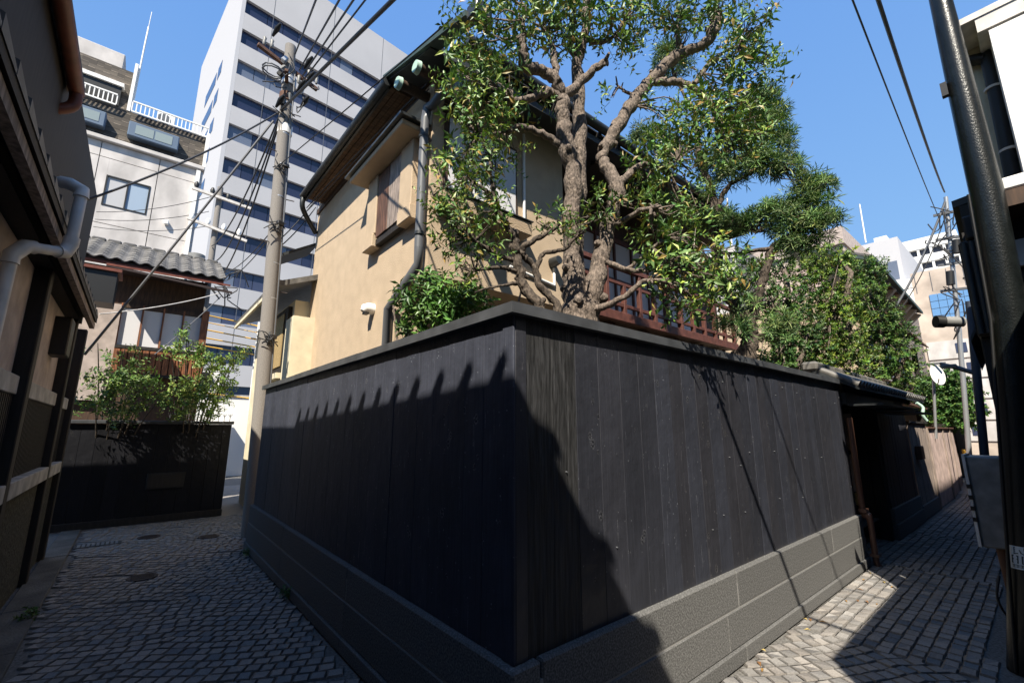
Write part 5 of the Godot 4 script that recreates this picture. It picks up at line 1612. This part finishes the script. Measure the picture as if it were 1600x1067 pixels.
# ---------------------------------------------------------------- plants
func build_trees() -> void:
	var bark: Material = mats["bark"]
	var LM: Material = mats["leaf"]
	var greens := [Color(0.13, 0.235, 0.05), Color(0.09, 0.18, 0.045), Color(0.18, 0.29, 0.055), Color(0.07, 0.145, 0.04), Color(0.24, 0.32, 0.06), Color(0.105, 0.20, 0.055), Color(0.30, 0.22, 0.07), Color(0.13, 0.235, 0.05), Color(0.08, 0.16, 0.045)]
	var bigl := [twig_mesh(7, 0.070, 0.026, 0.09, 0.0, 1, greens), twig_mesh(6, 0.058, 0.024, 0.12, 0.35, 2, greens), twig_mesh(11, 0.046, 0.019, 0.13, 0.1, 3, greens), twig_mesh(5, 0.052, 0.022, 0.07, 0.6, 4, greens), twig_mesh(9, 0.040, 0.018, 0.16, 0.3, 7, greens)]

	var t := thing("garden_tree", "large pruned broadleaf tree with thick twisting pale trunks behind the fence corner", "tree", Vector3(1.2, 0.3, -0.5))
	var bl: Array = [
		[1.09,2.23,-0.53,0.151, 1.09,2.54,-0.54,0.129, 1.08,2.85,-0.55,0.091, 1.08,3.28,-0.55,0.083, 1.10,3.68,-0.53,0.085, 1.04,3.93,-0.55,0.080, 1.01,4.16,-0.55,0.070, 1.02,4.39,-0.55,0.065],
		[1.02,4.38,-0.55,0.065, 0.93,4.50,-0.56,0.054, 0.82,4.56,-0.61,0.054, 0.69,4.57,-0.66,0.064, 0.64,4.69,-0.63,0.037, 0.64,4.87,-0.64,0.027, 0.66,5.10,-0.62,0.016],
		[1.02,4.38,-0.54,0.049, 1.14,4.52,-0.48,0.047, 1.23,4.65,-0.37,0.039, 1.29,4.71,-0.29,0.028],
		[1.02,4.31,-0.54,0.043, 0.91,4.39,-0.59,0.043, 0.78,4.31,-0.65,0.037, 0.63,4.23,-0.71,0.031, 0.57,4.27,-0.73,0.023],
		[0.94,4.53,-0.56,0.041, 0.97,4.80,-0.60,0.036, 0.98,5.02,-0.66,0.023, 0.94,5.16,-0.70,0.014],
		[1.09,3.86,-0.54,0.043, 0.97,3.96,-0.60,0.037, 0.83,4.01,-0.66,0.032, 0.68,4.03,-0.73,0.029, 0.57,3.95,-0.77,0.015, 0.40,3.92,-0.89,0.008],
		[1.18,2.56,-0.59,0.087, 1.21,3.07,-0.63,0.080, 1.28,3.86,-0.62,0.076, 1.33,4.48,-0.64,0.073, 1.33,4.99,-0.64,0.063, 1.38,5.30,-0.58,0.052, 1.41,5.80,-0.54,0.034],
		[1.35,5.02,-0.62,0.051, 1.26,5.09,-0.65,0.042, 1.27,5.23,-0.63,0.027],
		[1.38,5.22,-0.58,0.036, 1.51,5.20,-0.49,0.027, 1.59,5.26,-0.39,0.018, 1.64,5.40,-0.32,0.012],
		[1.17,2.23,-0.52,0.148, 1.17,2.49,-0.52,0.140, 1.23,2.75,-0.45,0.091, 1.30,3.05,-0.41,0.078, 1.37,3.39,-0.35,0.068, 1.41,3.59,-0.33,0.072, 1.40,3.85,-0.44,0.055, 1.42,3.96,-0.48,0.053, 1.54,4.18,-0.46,0.069, 1.70,4.47,-0.40,0.071, 1.85,4.72,-0.35,0.070, 2.03,4.98,-0.25,0.062, 2.19,5.19,-0.16,0.070, 2.30,5.27,-0.05,0.054, 2.41,5.33,0.09,0.053, 2.44,5.45,0.16,0.069, 2.46,5.62,0.20,0.038],
		[1.99,4.89,-0.28,0.040, 2.05,4.88,-0.21,0.040, 2.21,4.91,-0.12,0.040, 2.32,4.81,-0.01,0.040, 2.41,4.66,0.07,0.037, 2.47,4.54,0.09,0.024],
		[2.28,4.85,-0.01,0.031, 2.39,5.02,0.04,0.031, 2.44,5.11,0.10,0.025, 2.52,5.21,0.22,0.016, 2.60,5.24,0.31,0.012],
		[2.28,5.27,-0.10,0.038, 2.26,5.52,-0.12,0.029, 2.28,5.72,-0.09,0.023],
		[1.87,4.78,-0.31,0.024, 1.77,4.71,-0.38,0.018, 1.67,4.79,-0.45,0.012],
		[1.41,3.59,-0.32,0.045, 1.52,3.73,-0.27,0.038, 1.64,3.83,-0.21,0.030, 1.75,3.80,-0.13,0.019, 1.87,3.87,-0.02,0.011],
		[1.34,3.23,-0.36,0.026, 1.38,3.25,-0.24,0.023, 1.41,3.29,-0.11,0.023, 1.46,3.28,-0.03,0.020],
		[1.28,2.91,-0.38,0.028, 1.34,2.81,-0.22,0.022, 1.41,2.78,-0.08,0.019, 1.49,2.82,0.01,0.012],
		[1.34,2.82,-0.22,0.015, 1.39,2.88,-0.14,0.015, 1.44,2.96,-0.06,0.015, 1.49,3.03,0.03,0.010],
		[1.15,2.50,-0.46,0.049, 1.20,2.52,-0.33,0.031, 1.25,2.58,-0.17,0.026, 1.31,2.67,-0.08,0.019, 1.37,2.67,0.02,0.012]]
	var nodes := limbs(t, bl, bark, 1, 14)
	var bc: Array = [
		Vector4(0.63,5.23,-0.85,0.25), Vector4(0.84,5.19,-0.66,0.23), Vector4(0.38,5.04,-1.03,0.17), Vector4(1.06,5.21,-0.57,0.20), Vector4(1.40,5.44,-0.47,0.24), Vector4(0.47,4.78,-0.91,0.19), Vector4(0.33,4.53,-0.94,0.20), Vector4(0.50,4.47,-0.82,0.19), Vector4(0.73,4.83,-0.63,0.15), Vector4(0.27,4.25,-0.98,0.13), Vector4(0.44,4.21,-0.86,0.16), Vector4(0.34,3.97,-0.93,0.18), Vector4(0.50,4.04,-0.81,0.15), Vector4(0.39,3.78,-0.96,0.19), Vector4(0.32,3.64,-1.01,0.15), Vector4(0.63,3.85,-0.84,0.12), Vector4(1.50,5.22,-0.34,0.17), Vector4(1.68,5.40,-0.24,0.20), Vector4(1.02,4.95,-0.61,0.14), Vector4(1.64,5.07,-0.31,0.10), Vector4(2.06,5.55,-0.19,0.22), Vector4(2.27,5.69,0.00,0.23), Vector4(2.47,5.60,0.22,0.23), Vector4(2.53,5.28,0.40,0.18), Vector4(2.49,4.98,0.30,0.19), Vector4(2.63,5.03,0.40,0.16), Vector4(2.64,4.77,0.42,0.17), Vector4(2.58,4.72,0.24,0.22), Vector4(2.21,4.26,0.13,0.21), Vector4(2.01,4.34,-0.06,0.23), Vector4(1.87,4.08,-0.12,0.17), Vector4(2.26,4.61,-0.02,0.16), Vector4(2.67,5.43,0.51,0.12), Vector4(2.62,4.33,0.36,0.18), Vector4(2.45,4.11,0.18,0.15), Vector4(1.71,3.77,-0.20,0.19), Vector4(1.88,3.70,-0.10,0.14), Vector4(1.45,3.41,-0.24,0.10), Vector4(1.22,3.38,-0.38,0.11), Vector4(1.11,3.22,-0.43,0.09), Vector4(1.89,4.58,-0.29,0.07), Vector4(1.45,2.92,-0.04,0.13), Vector4(1.51,2.78,0.05,0.16), Vector4(1.67,2.84,0.15,0.15), Vector4(1.70,2.68,0.21,0.13), Vector4(1.49,2.63,0.02,0.10), Vector4(1.54,2.52,0.11,0.09), Vector4(1.90,2.95,0.17,0.11), Vector4(2.15,2.88,0.25,0.16), Vector4(1.54,3.05,0.11,0.09), Vector4(1.31,3.25,-0.27,0.06), Vector4(0.92,4.34,-0.72,0.09), Vector4(1.16,5.32,-0.46,0.14), Vector4(1.63,4.68,-0.50,0.05), Vector4(1.80,5.63,-0.24,0.15), Vector4(2.01,4.12,-0.08,0.15), Vector4(2.18,3.90,0.06,0.15), Vector4(2.35,4.36,0.19,0.16), Vector4(1.96,3.45,0.05,0.13), Vector4(1.79,3.38,-0.07,0.12), Vector4(2.45,4.89,0.19,0.17), Vector4(2.66,5.01,0.50,0.11), Vector4(2.26,5.36,-0.02,0.14), Vector4(2.59,4.13,0.27,0.13), Vector4(1.75,2.72,0.09,0.12), Vector4(1.53,3.15,-0.10,0.09), Vector4(2.02,2.73,0.19,0.13), Vector4(1.76,2.51,0.10,0.10)]
	branchlets(t, nodes, bc, bark, 5, 0.008)
	foliage("leaves", t, bc, bigl, LM, 780.0, 1.28, 0.5, 0.55)

	var s := thing("small_tree", "low dark-stemmed tree leaning left in front of the bay window", "tree", Vector3(0.7, 0.3, -0.6))
	var sl: Array = [
		[0.64,2.25,-0.43,0.052, 0.61,2.45,-0.46,0.046, 0.54,2.58,-0.53,0.043, 0.51,2.75,-0.55,0.041, 0.49,2.90,-0.57,0.041, 0.50,3.01,-0.56,0.032],
		[0.78,2.26,-0.40,0.040, 0.75,2.48,-0.43,0.034, 0.66,2.60,-0.49,0.032, 0.63,2.74,-0.51,0.027, 0.56,2.81,-0.54,0.027, 0.53,2.86,-0.53,0.027, 0.60,2.93,-0.47,0.023, 0.67,2.98,-0.40,0.018, 0.74,3.06,-0.33,0.014],
		[0.64,2.73,-0.50,0.021, 0.66,2.81,-0.48,0.021, 0.69,2.85,-0.46,0.018, 0.78,2.87,-0.36,0.018, 0.83,2.95,-0.30,0.014, 0.87,2.99,-0.26,0.011],
		[0.50,2.88,-0.56,0.027, 0.42,3.01,-0.56,0.027, 0.34,3.12,-0.59,0.025, 0.27,3.24,-0.61,0.018, 0.20,3.29,-0.64,0.011, 0.13,3.34,-0.69,0.007],
		[0.35,3.13,-0.58,0.018, 0.31,3.27,-0.59,0.018, 0.29,3.43,-0.60,0.014, 0.29,3.62,-0.60,0.009],
		[0.50,2.77,-0.56,0.023, 0.37,2.79,-0.60,0.020, 0.26,2.83,-0.62,0.018, 0.17,2.88,-0.66,0.011],
		[0.50,2.69,-0.56,0.020, 0.39,2.70,-0.58,0.018, 0.29,2.68,-0.63,0.013, 0.19,2.65,-0.67,0.006],
		[0.52,2.61,-0.54,0.022, 0.39,2.57,-0.58,0.011, 0.29,2.54,-0.63,0.009, 0.21,2.50,-0.65,0.006]]
	nodes = limbs(s, sl, mats["bark_dark"], 2, 12)
	var sc: Array = [
		Vector4(0.07,3.20,-0.75,0.12), Vector4(0.17,3.30,-0.66,0.11), Vector4(0.09,3.01,-0.74,0.13), Vector4(0.22,3.07,-0.65,0.12), Vector4(0.15,2.87,-0.70,0.11), Vector4(0.27,2.96,-0.64,0.10), Vector4(0.32,3.19,-0.57,0.09), Vector4(0.31,3.42,-0.59,0.08), Vector4(0.01,3.07,-0.78,0.08), Vector4(0.20,2.74,-0.66,0.09), Vector4(0.13,2.69,-0.71,0.06), Vector4(0.32,2.82,-0.60,0.07), Vector4(0.63,3.07,-0.44,0.06), Vector4(0.74,3.09,-0.33,0.06), Vector4(0.84,2.98,-0.29,0.07), Vector4(0.39,3.06,-0.55,0.06), Vector4(0.25,3.54,-0.63,0.07), Vector4(0.68,2.97,-0.39,0.04), Vector4(0.06,2.84,-0.76,0.06), Vector4(0.19,2.62,-0.67,0.04)]
	branchlets(s, nodes, sc, mats["bark_dark"], 5, 0.007)
	foliage("leaves", s, sc, bigl, LM, 1200.0, 0.95, 0.5, 0.55)

	var u := thing("corner_shrub", "bright green rounded shrub above the fence beside the grey downpipe", "shrub", Vector3(0.55, 0.3, -1.6))
	var uc: Array = [
		Vector4(0.25,2.64,-1.51,0.13), Vector4(0.36,2.67,-1.33,0.14), Vector4(0.44,2.60,-1.17,0.13), Vector4(0.21,2.52,-1.53,0.10), Vector4(0.32,2.50,-1.36,0.14), Vector4(0.44,2.47,-1.17,0.12), Vector4(0.49,2.50,-1.01,0.08), Vector4(0.24,2.40,-1.52,0.09), Vector4(0.37,2.37,-1.33,0.10), Vector4(0.27,2.73,-1.39,0.07)]
	var ug := [Color(0.10, 0.21, 0.04), Color(0.075, 0.17, 0.035), Color(0.13, 0.24, 0.05), Color(0.055, 0.13, 0.03)]
	var st := S()
	for k in 5:
		tube(st, [Vector3(0.55, 0.3, -1.6), Vector3(0.5 + 0.1 * k - 0.2, 1.6, -1.7 + 0.15 * k), Vector3(0.5 + 0.16 * k - 0.3, 2.7, -1.9 + 0.25 * k)], [0.018, 0.014, 0.008], 6)
	put("stems", st, bark, u)
	foliage("leaves", u, uc, [twig_mesh(9, 0.075, 0.026, 0.10, 0.25, 5, ug), twig_mesh(8, 0.07, 0.026, 0.08, 0.1, 6, ug)], LM, 1900.0, 1.0, 0.6, 0.4)

	# tree with cloud-pruned needle pads
	var NM: Material = mats["leaf_needle"]
	var ng := [Color(0.14, 0.24, 0.08), Color(0.09, 0.18, 0.06), Color(0.20, 0.31, 0.10), Color(0.28, 0.36, 0.15), Color(0.08, 0.15, 0.055)]
	var nd := [needle_mesh(24, 0.10, 0.009, 1, ng), needle_mesh(17, 0.13, 0.010, 2, ng), needle_mesh(30, 0.085, 0.008, 3, ng), needle_mesh(12, 0.12, 0.010, 4, ng)]
	var p := thing("needle_tree", "cloud-pruned tree with tufts of long dark needles right of the big tree", "tree", Vector3(4.0, 0.3, -0.5))
	var pl: Array = [
		[3.76,2.10,-0.46,0.122, 3.78,2.39,-0.40,0.123, 3.80,2.60,-0.34,0.102, 3.80,2.74,-0.34,0.087, 3.78,2.91,-0.41,0.078, 3.74,3.14,-0.49,0.075, 3.71,3.40,-0.56,0.069, 3.70,3.86,-0.58,0.066, 3.71,4.32,-0.56,0.063, 3.70,4.63,-0.59,0.052, 3.67,4.96,-0.66,0.053, 3.67,5.29,-0.66,0.041, 3.66,5.62,-0.67,0.029],
		[3.80,2.71,-0.35,0.073, 3.83,2.91,-0.28,0.066, 3.86,3.18,-0.20,0.062, 3.88,3.41,-0.11,0.055, 3.91,3.63,-0.04,0.048, 3.94,3.70,0.06,0.036, 3.98,3.78,0.20,0.025],
		[3.91,3.63,-0.04,0.029, 3.76,3.61,-0.17,0.029, 3.64,3.59,-0.34,0.026, 3.52,3.64,-0.50,0.019],
		[3.72,4.23,-0.55,0.039, 3.76,4.44,-0.45,0.039, 3.80,4.56,-0.34,0.031, 3.87,4.62,-0.15,0.023, 3.94,4.68,0.05,0.019],
		[3.67,4.94,-0.65,0.033, 3.77,4.97,-0.41,0.032, 3.85,5.03,-0.21,0.024, 3.92,5.17,-0.00,0.019],
		[3.67,5.19,-0.66,0.029, 3.47,5.06,-0.84,0.025, 3.29,5.00,-0.96,0.016],
		[3.72,4.04,-0.54,0.027, 3.81,3.99,-0.33,0.023, 3.88,3.86,-0.12,0.019],
		[3.67,5.51,-0.65,0.025, 3.77,5.71,-0.42,0.020, 3.85,5.80,-0.21,0.016],
		[3.67,5.61,-0.65,0.025, 3.59,6.16,-0.82,0.021, 3.56,6.43,-0.87,0.017]]
	nodes = limbs(p, pl, mats["bark_dark"], 1, 12)
	var pc: Array = [
		Vector4(3.57,6.48,-0.87,0.23), Vector4(3.53,6.66,-0.93,0.14), Vector4(3.95,5.56,0.10,0.16), Vector4(3.91,5.49,-0.04,0.17), Vector4(3.97,5.22,0.16,0.15), Vector4(3.92,5.17,-0.00,0.20), Vector4(3.83,5.23,-0.26,0.19), Vector4(3.97,4.96,0.17,0.14), Vector4(3.95,4.71,0.08,0.20), Vector4(3.89,4.77,-0.10,0.20), Vector4(3.99,4.55,0.22,0.13), Vector4(3.82,4.71,-0.30,0.20), Vector4(3.74,4.86,-0.49,0.19), Vector4(3.35,5.36,-1.06,0.17), Vector4(3.26,5.45,-1.21,0.15), Vector4(3.48,5.10,-0.82,0.15), Vector4(4.04,4.29,0.43,0.13), Vector4(4.02,4.28,0.35,0.14), Vector4(4.06,4.22,0.51,0.08), Vector4(4.04,4.02,0.44,0.13), Vector4(3.96,4.07,0.14,0.16), Vector4(4.00,4.07,0.29,0.14), Vector4(4.04,3.79,0.43,0.17), Vector4(4.00,3.80,0.26,0.19), Vector4(3.95,3.89,0.09,0.19), Vector4(3.92,4.08,-0.01,0.13), Vector4(3.87,4.04,-0.17,0.14), Vector4(3.82,3.98,-0.30,0.12), Vector4(3.77,4.07,-0.42,0.14), Vector4(3.56,4.09,-0.65,0.12), Vector4(3.39,4.14,-0.78,0.11), Vector4(3.22,4.32,-0.88,0.12), Vector4(4.06,3.84,0.52,0.10), Vector4(4.01,3.57,0.29,0.10), Vector4(3.97,3.61,0.15,0.13), Vector4(3.72,4.49,-0.55,0.11), Vector4(3.82,3.01,-0.29,0.10), Vector4(3.65,2.75,-0.45,0.15), Vector4(3.65,3.17,-0.45,0.10), Vector4(3.91,2.75,-0.05,0.13), Vector4(3.89,2.61,-0.09,0.11)]
	branchlets(p, nodes, pc, mats["bark_dark"], 3, 0.012)
	foliage("needles", p, pc, nd, NM, 1450.0, 1.0, 1.1, 0.42)

	# hedge trees over the gate
	var HM: Material = mats["leaf_hedge"]
	var hg := [Color(0.06, 0.13, 0.03), Color(0.085, 0.165, 0.035), Color(0.045, 0.10, 0.028), Color(0.13, 0.19, 0.05), Color(0.11, 0.18, 0.04), Color(0.05, 0.115, 0.03)]
	var hl := [twig_mesh(12, 0.055, 0.03, 0.12, 0.1, 11, hg), twig_mesh(12, 0.05, 0.028, 0.14, 0.2, 12, hg)]
	var sets := [[
		Vector4(6.22,3.91,-0.68,0.27), Vector4(6.19,3.56,-0.80,0.27), Vector4(6.35,3.60,-0.62,0.31), Vector4(6.00,3.15,-0.73,0.28), Vector4(6.26,3.21,-0.55,0.30), Vector4(5.76,2.79,-0.82,0.23), Vector4(6.03,2.84,-0.64,0.27), Vector4(6.29,2.85,-0.47,0.25), Vector4(5.78,2.54,-0.76,0.19), Vector4(6.05,2.54,-0.56,0.21), Vector4(5.53,2.53,-0.85,0.13), Vector4(6.33,4.13,-0.98,0.21), Vector4(6.40,4.37,-0.79,0.21), Vector4(6.05,3.95,-1.19,0.23), Vector4(5.82,4.08,-1.23,0.23), Vector4(6.09,3.74,-1.08,0.19)], [
		Vector4(6.95,4.24,-0.27,0.27), Vector4(6.90,4.13,-0.50,0.26), Vector4(6.99,4.31,-0.10,0.19), Vector4(6.97,3.96,-0.22,0.31), Vector4(6.91,3.78,-0.45,0.30), Vector4(6.98,3.62,-0.18,0.31), Vector4(6.92,3.45,-0.40,0.31), Vector4(6.99,3.30,-0.14,0.30), Vector4(6.92,3.07,-0.40,0.31), Vector4(6.98,2.94,-0.18,0.30), Vector4(6.73,2.68,-0.36,0.28), Vector4(6.58,2.49,-0.55,0.20), Vector4(6.98,2.59,-0.18,0.26), Vector4(6.73,2.38,-0.35,0.16), Vector4(7.00,2.73,-0.09,0.24), Vector4(6.93,4.44,-0.38,0.15), Vector4(6.87,4.26,-0.62,0.17)], [
		Vector4(9.60,4.84,-0.31,0.29), Vector4(9.63,4.73,-0.17,0.26), Vector4(9.59,4.43,-0.35,0.34), Vector4(9.63,4.33,-0.17,0.23), Vector4(9.58,4.04,-0.40,0.34), Vector4(9.63,3.86,-0.18,0.33), Vector4(9.64,3.85,-0.10,0.18), Vector4(9.58,3.57,-0.41,0.36), Vector4(9.64,3.46,-0.08,0.35), Vector4(9.66,3.31,0.07,0.17), Vector4(9.59,3.11,-0.37,0.36), Vector4(9.65,3.01,-0.04,0.35), Vector4(9.68,2.92,0.17,0.19), Vector4(9.60,2.66,-0.32,0.30), Vector4(9.65,2.57,-0.05,0.27), Vector4(9.56,2.61,-0.52,0.25), Vector4(9.67,2.56,0.15,0.17), Vector4(9.65,2.30,-0.01,0.17), Vector4(9.62,2.31,-0.23,0.20)]]
	for k in 3:
		var h := thing("hedge_tree", ["dark green tree behind the right half of the black fence cap", "dense yellow-green tree at the left end of the gate roof", "dense leafy tree above the far end of the gate roof"][k], "tree", [Vector3(5.0, 0.3, -0.7), Vector3(6.5, 0.3, -0.6), Vector3(8.4, 0.3, -0.6)][k])
		var cl: Array = sets[k]
		var c0 := Vector3.ZERO
		for c in cl:
			c0 += Vector3(c.x, c.y, c.z) / cl.size()
		st = S()
		var base := Vector3(c0.x - 0.1, 0.3, minf(c0.z - 0.2, [-0.5, -1.6, -0.6][k]))
		tube(st, smooth_path([base, base + Vector3(0.15, 1.2, 0), Vector3(c0.x, c0.y, c0.z)], 3), [0.11, 0.10, 0.09, 0.085, 0.08, 0.07, 0.05], 10, true, 0.08)
		put("trunk", st, bark, h)
		for j in 3:
			st = S()
			var e: Vector4 = cl[(j * 5 + 2) % cl.size()]
			tube(st, smooth_path([base + Vector3(0.1, 1.0, 0), c0.lerp(Vector3(e.x, e.y, e.z), 0.5) + Vector3(0, -0.2, 0.15), Vector3(e.x, e.y, e.z)], 3), [0.06, 0.055, 0.05, 0.045, 0.04, 0.03, 0.02], 8, true, 0.08)
			put("limb", st, bark, h)
		branchlets(h, [c0], cl, bark, 2, 0.012)
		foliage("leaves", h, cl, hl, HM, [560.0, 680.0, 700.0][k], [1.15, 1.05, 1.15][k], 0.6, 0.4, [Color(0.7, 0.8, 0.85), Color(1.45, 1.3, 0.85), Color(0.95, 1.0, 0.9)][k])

	var ft := thing("far_tree", "bright green tree over the end of the pink wall", "tree", Vector3(18, 0, -0.8))
	var fc: Array = [
		Vector4(17.47,2.98,-0.36,0.36), Vector4(17.50,3.00,-0.04,0.39), Vector4(17.53,2.71,0.24,0.31), Vector4(17.49,2.54,-0.17,0.43), Vector4(17.52,2.27,0.14,0.35), Vector4(17.46,2.49,-0.49,0.32), Vector4(17.47,2.10,-0.37,0.39), Vector4(17.50,1.90,-0.05,0.39), Vector4(17.53,2.03,0.24,0.23), Vector4(17.51,3.24,0.07,0.20), Vector4(16.45,2.79,-0.44,0.19)]
	st = S()
	tube(st, [Vector3(17.6, 0, -0.9), Vector3(17.5, 1.8, -0.6), Vector3(17.4, 2.9, -0.3)], [0.12, 0.10, 0.06], 8)
	put("trunk", st, mats["bark_dark"], ft)
	var fg := [Color(0.05, 0.14, 0.03), Color(0.08, 0.19, 0.04), Color(0.04, 0.10, 0.025), Color(0.12, 0.21, 0.05)]
	foliage("leaves", ft, fc, [twig_mesh(10, 0.10, 0.06, 0.18, 0.1, 14, fg)], HM, 700.0, 1.0, 0.4, 0.35)

	# leafy climbers over the end fence
	var vg := [Color(0.13, 0.23, 0.05), Color(0.17, 0.28, 0.06), Color(0.22, 0.30, 0.09), Color(0.09, 0.17, 0.05)]
	var vl := [twig_mesh(9, 0.085, 0.035, 0.16, 0.7, 15, vg), twig_mesh(8, 0.075, 0.035, 0.14, 0.5, 16, vg)]
	var v1 := thing("shaded_vine", "shaded drooping shrub at the left above the black end fence", "shrub", Vector3(-1.8, 0, -9.3))
	var c1: Array = [
		Vector4(-1.74,2.51,-8.26,0.28), Vector4(-1.92,2.39,-8.26,0.23), Vector4(-1.78,2.18,-8.26,0.28), Vector4(-1.55,2.31,-8.27,0.24), Vector4(-2.07,2.91,-8.25,0.07), Vector4(-1.39,2.37,-8.27,0.20), Vector4(-1.24,2.25,-8.27,0.16), Vector4(-1.37,2.02,-8.27,0.15), Vector4(-1.72,2.95,-8.27,0.09), Vector4(-1.59,2.80,-8.27,0.10), Vector4(-1.48,2.61,-8.27,0.11), Vector4(-1.74,1.92,-8.26,0.21), Vector4(-1.99,2.00,-8.25,0.19), Vector4(-1.13,2.03,-8.27,0.11), Vector4(-1.50,1.93,-8.27,0.17)]
	var v2 := thing("sunlit_bush", "sunlit feathery green bush rising over the right end of the black end fence", "bush", Vector3(-0.5, 0, -9.4))
	var c2: Array = [
		Vector4(-0.92,3.34,-8.26,0.11), Vector4(-0.87,3.11,-8.25,0.16), Vector4(-0.77,2.88,-8.25,0.21), Vector4(-1.02,3.03,-8.26,0.10), Vector4(-1.11,2.96,-8.27,0.09), Vector4(-0.58,2.90,-8.23,0.17), Vector4(-0.46,2.73,-8.22,0.19), Vector4(-0.26,2.78,-8.20,0.17), Vector4(-0.12,2.91,-8.19,0.15), Vector4(-0.03,3.01,-8.17,0.10), Vector4(-0.38,2.43,-8.22,0.24), Vector4(-0.61,2.36,-8.24,0.28), Vector4(-0.84,2.29,-8.25,0.21), Vector4(-0.97,2.17,-8.26,0.16), Vector4(-0.44,2.13,-8.22,0.24), Vector4(-0.67,2.01,-8.24,0.21), Vector4(-0.80,1.95,-8.25,0.16), Vector4(-0.30,2.14,-8.21,0.17), Vector4(-0.23,2.44,-8.20,0.17), Vector4(-0.47,1.90,-8.22,0.16), Vector4(-0.62,3.14,-8.24,0.10)]
	for k in 2:
		var v: Node3D = [v1, v2][k]
		var cc: Array = [c1, c2][k]
		st = S()
		var b: Vector3 = [Vector3(-1.8, 0, -9.3), Vector3(-0.6, 0, -9.4)][k]
		for c in cc:
			var e := Vector3(c.x, c.y, c.z)
			tube(st, smooth_path([b, b.lerp(e, 0.6) + Vector3(0, 0.35, 0), e + Vector3(0, 0.1, 0)], 3), [0.02, 0.018, 0.015, 0.012, 0.01, 0.008, 0.005], 5, false)
		put("stems", st, mats["bark_dark"], v)
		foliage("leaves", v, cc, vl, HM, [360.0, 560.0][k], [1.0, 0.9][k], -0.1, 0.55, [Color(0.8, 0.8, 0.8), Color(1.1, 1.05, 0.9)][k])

func build_litter() -> void:
	# fallen leaves on the lit strip by the plinth, and a weed at the fence foot
	var cols := [lin(0.30, 0.17, 0.05), lin(0.36, 0.27, 0.09), lin(0.20, 0.10, 0.04)]
	for k in 16:
		var st := S()
		var a := rng.randf() * TAU
		var d := Vector3(cos(a), 0.1, sin(a)).normalized()
		var s := Vector3(-d.z, 0.0, d.x)
		var b := Vector3(rng.randf_range(1.7, 5.2), 0.006, rng.randf_range(0.10, 0.42))
		st.set_color(Color.WHITE)
		leaf(st, b, d, s, rng.randf_range(0.04, 0.07), rng.randf_range(0.018, 0.03), Color.WHITE, 0.3)
		var m := mat("litter%d" % (k % 3), cols[k % 3], 0.7)
		tag(put("fallen_leaf", st, m), "small dry leaf lying on the sunlit paving beside the right plinth", "leaf", "fallen leaves by the plinth")
	var names := ["tiny green weed at the foot of the left plinth", "tiny weed at the fence foot near the concrete pole", "dry weed on the paving by the gate opening", "small weed at the kerb below the white ledge"]
	var at := [Vector3(-0.10, 0, -3.3), Vector3(-0.10, 0, -5.2), Vector3(6.3, 0, -0.15), Vector3(-1.92, 0, -4.2)]
	for k in 4:
		var w := thing("weed", names[k], "weed", at[k])
		var p: Vector3 = at[k]
		var cl := [Vector4(p.x, 0.04, p.z, 0.05), Vector4(p.x + 0.03, 0.03, p.z - 0.11, 0.035)]
		foliage("leaves", w, cl, [twig_mesh(6, 0.03, 0.014, 0.03, 0.2, 21 + k, [Color(0.09, 0.17, 0.04)] if k != 2 else [Color(0.22, 0.17, 0.08)])], mats["leaf"], 6000.0, 1.0, 0.8, 0.5)
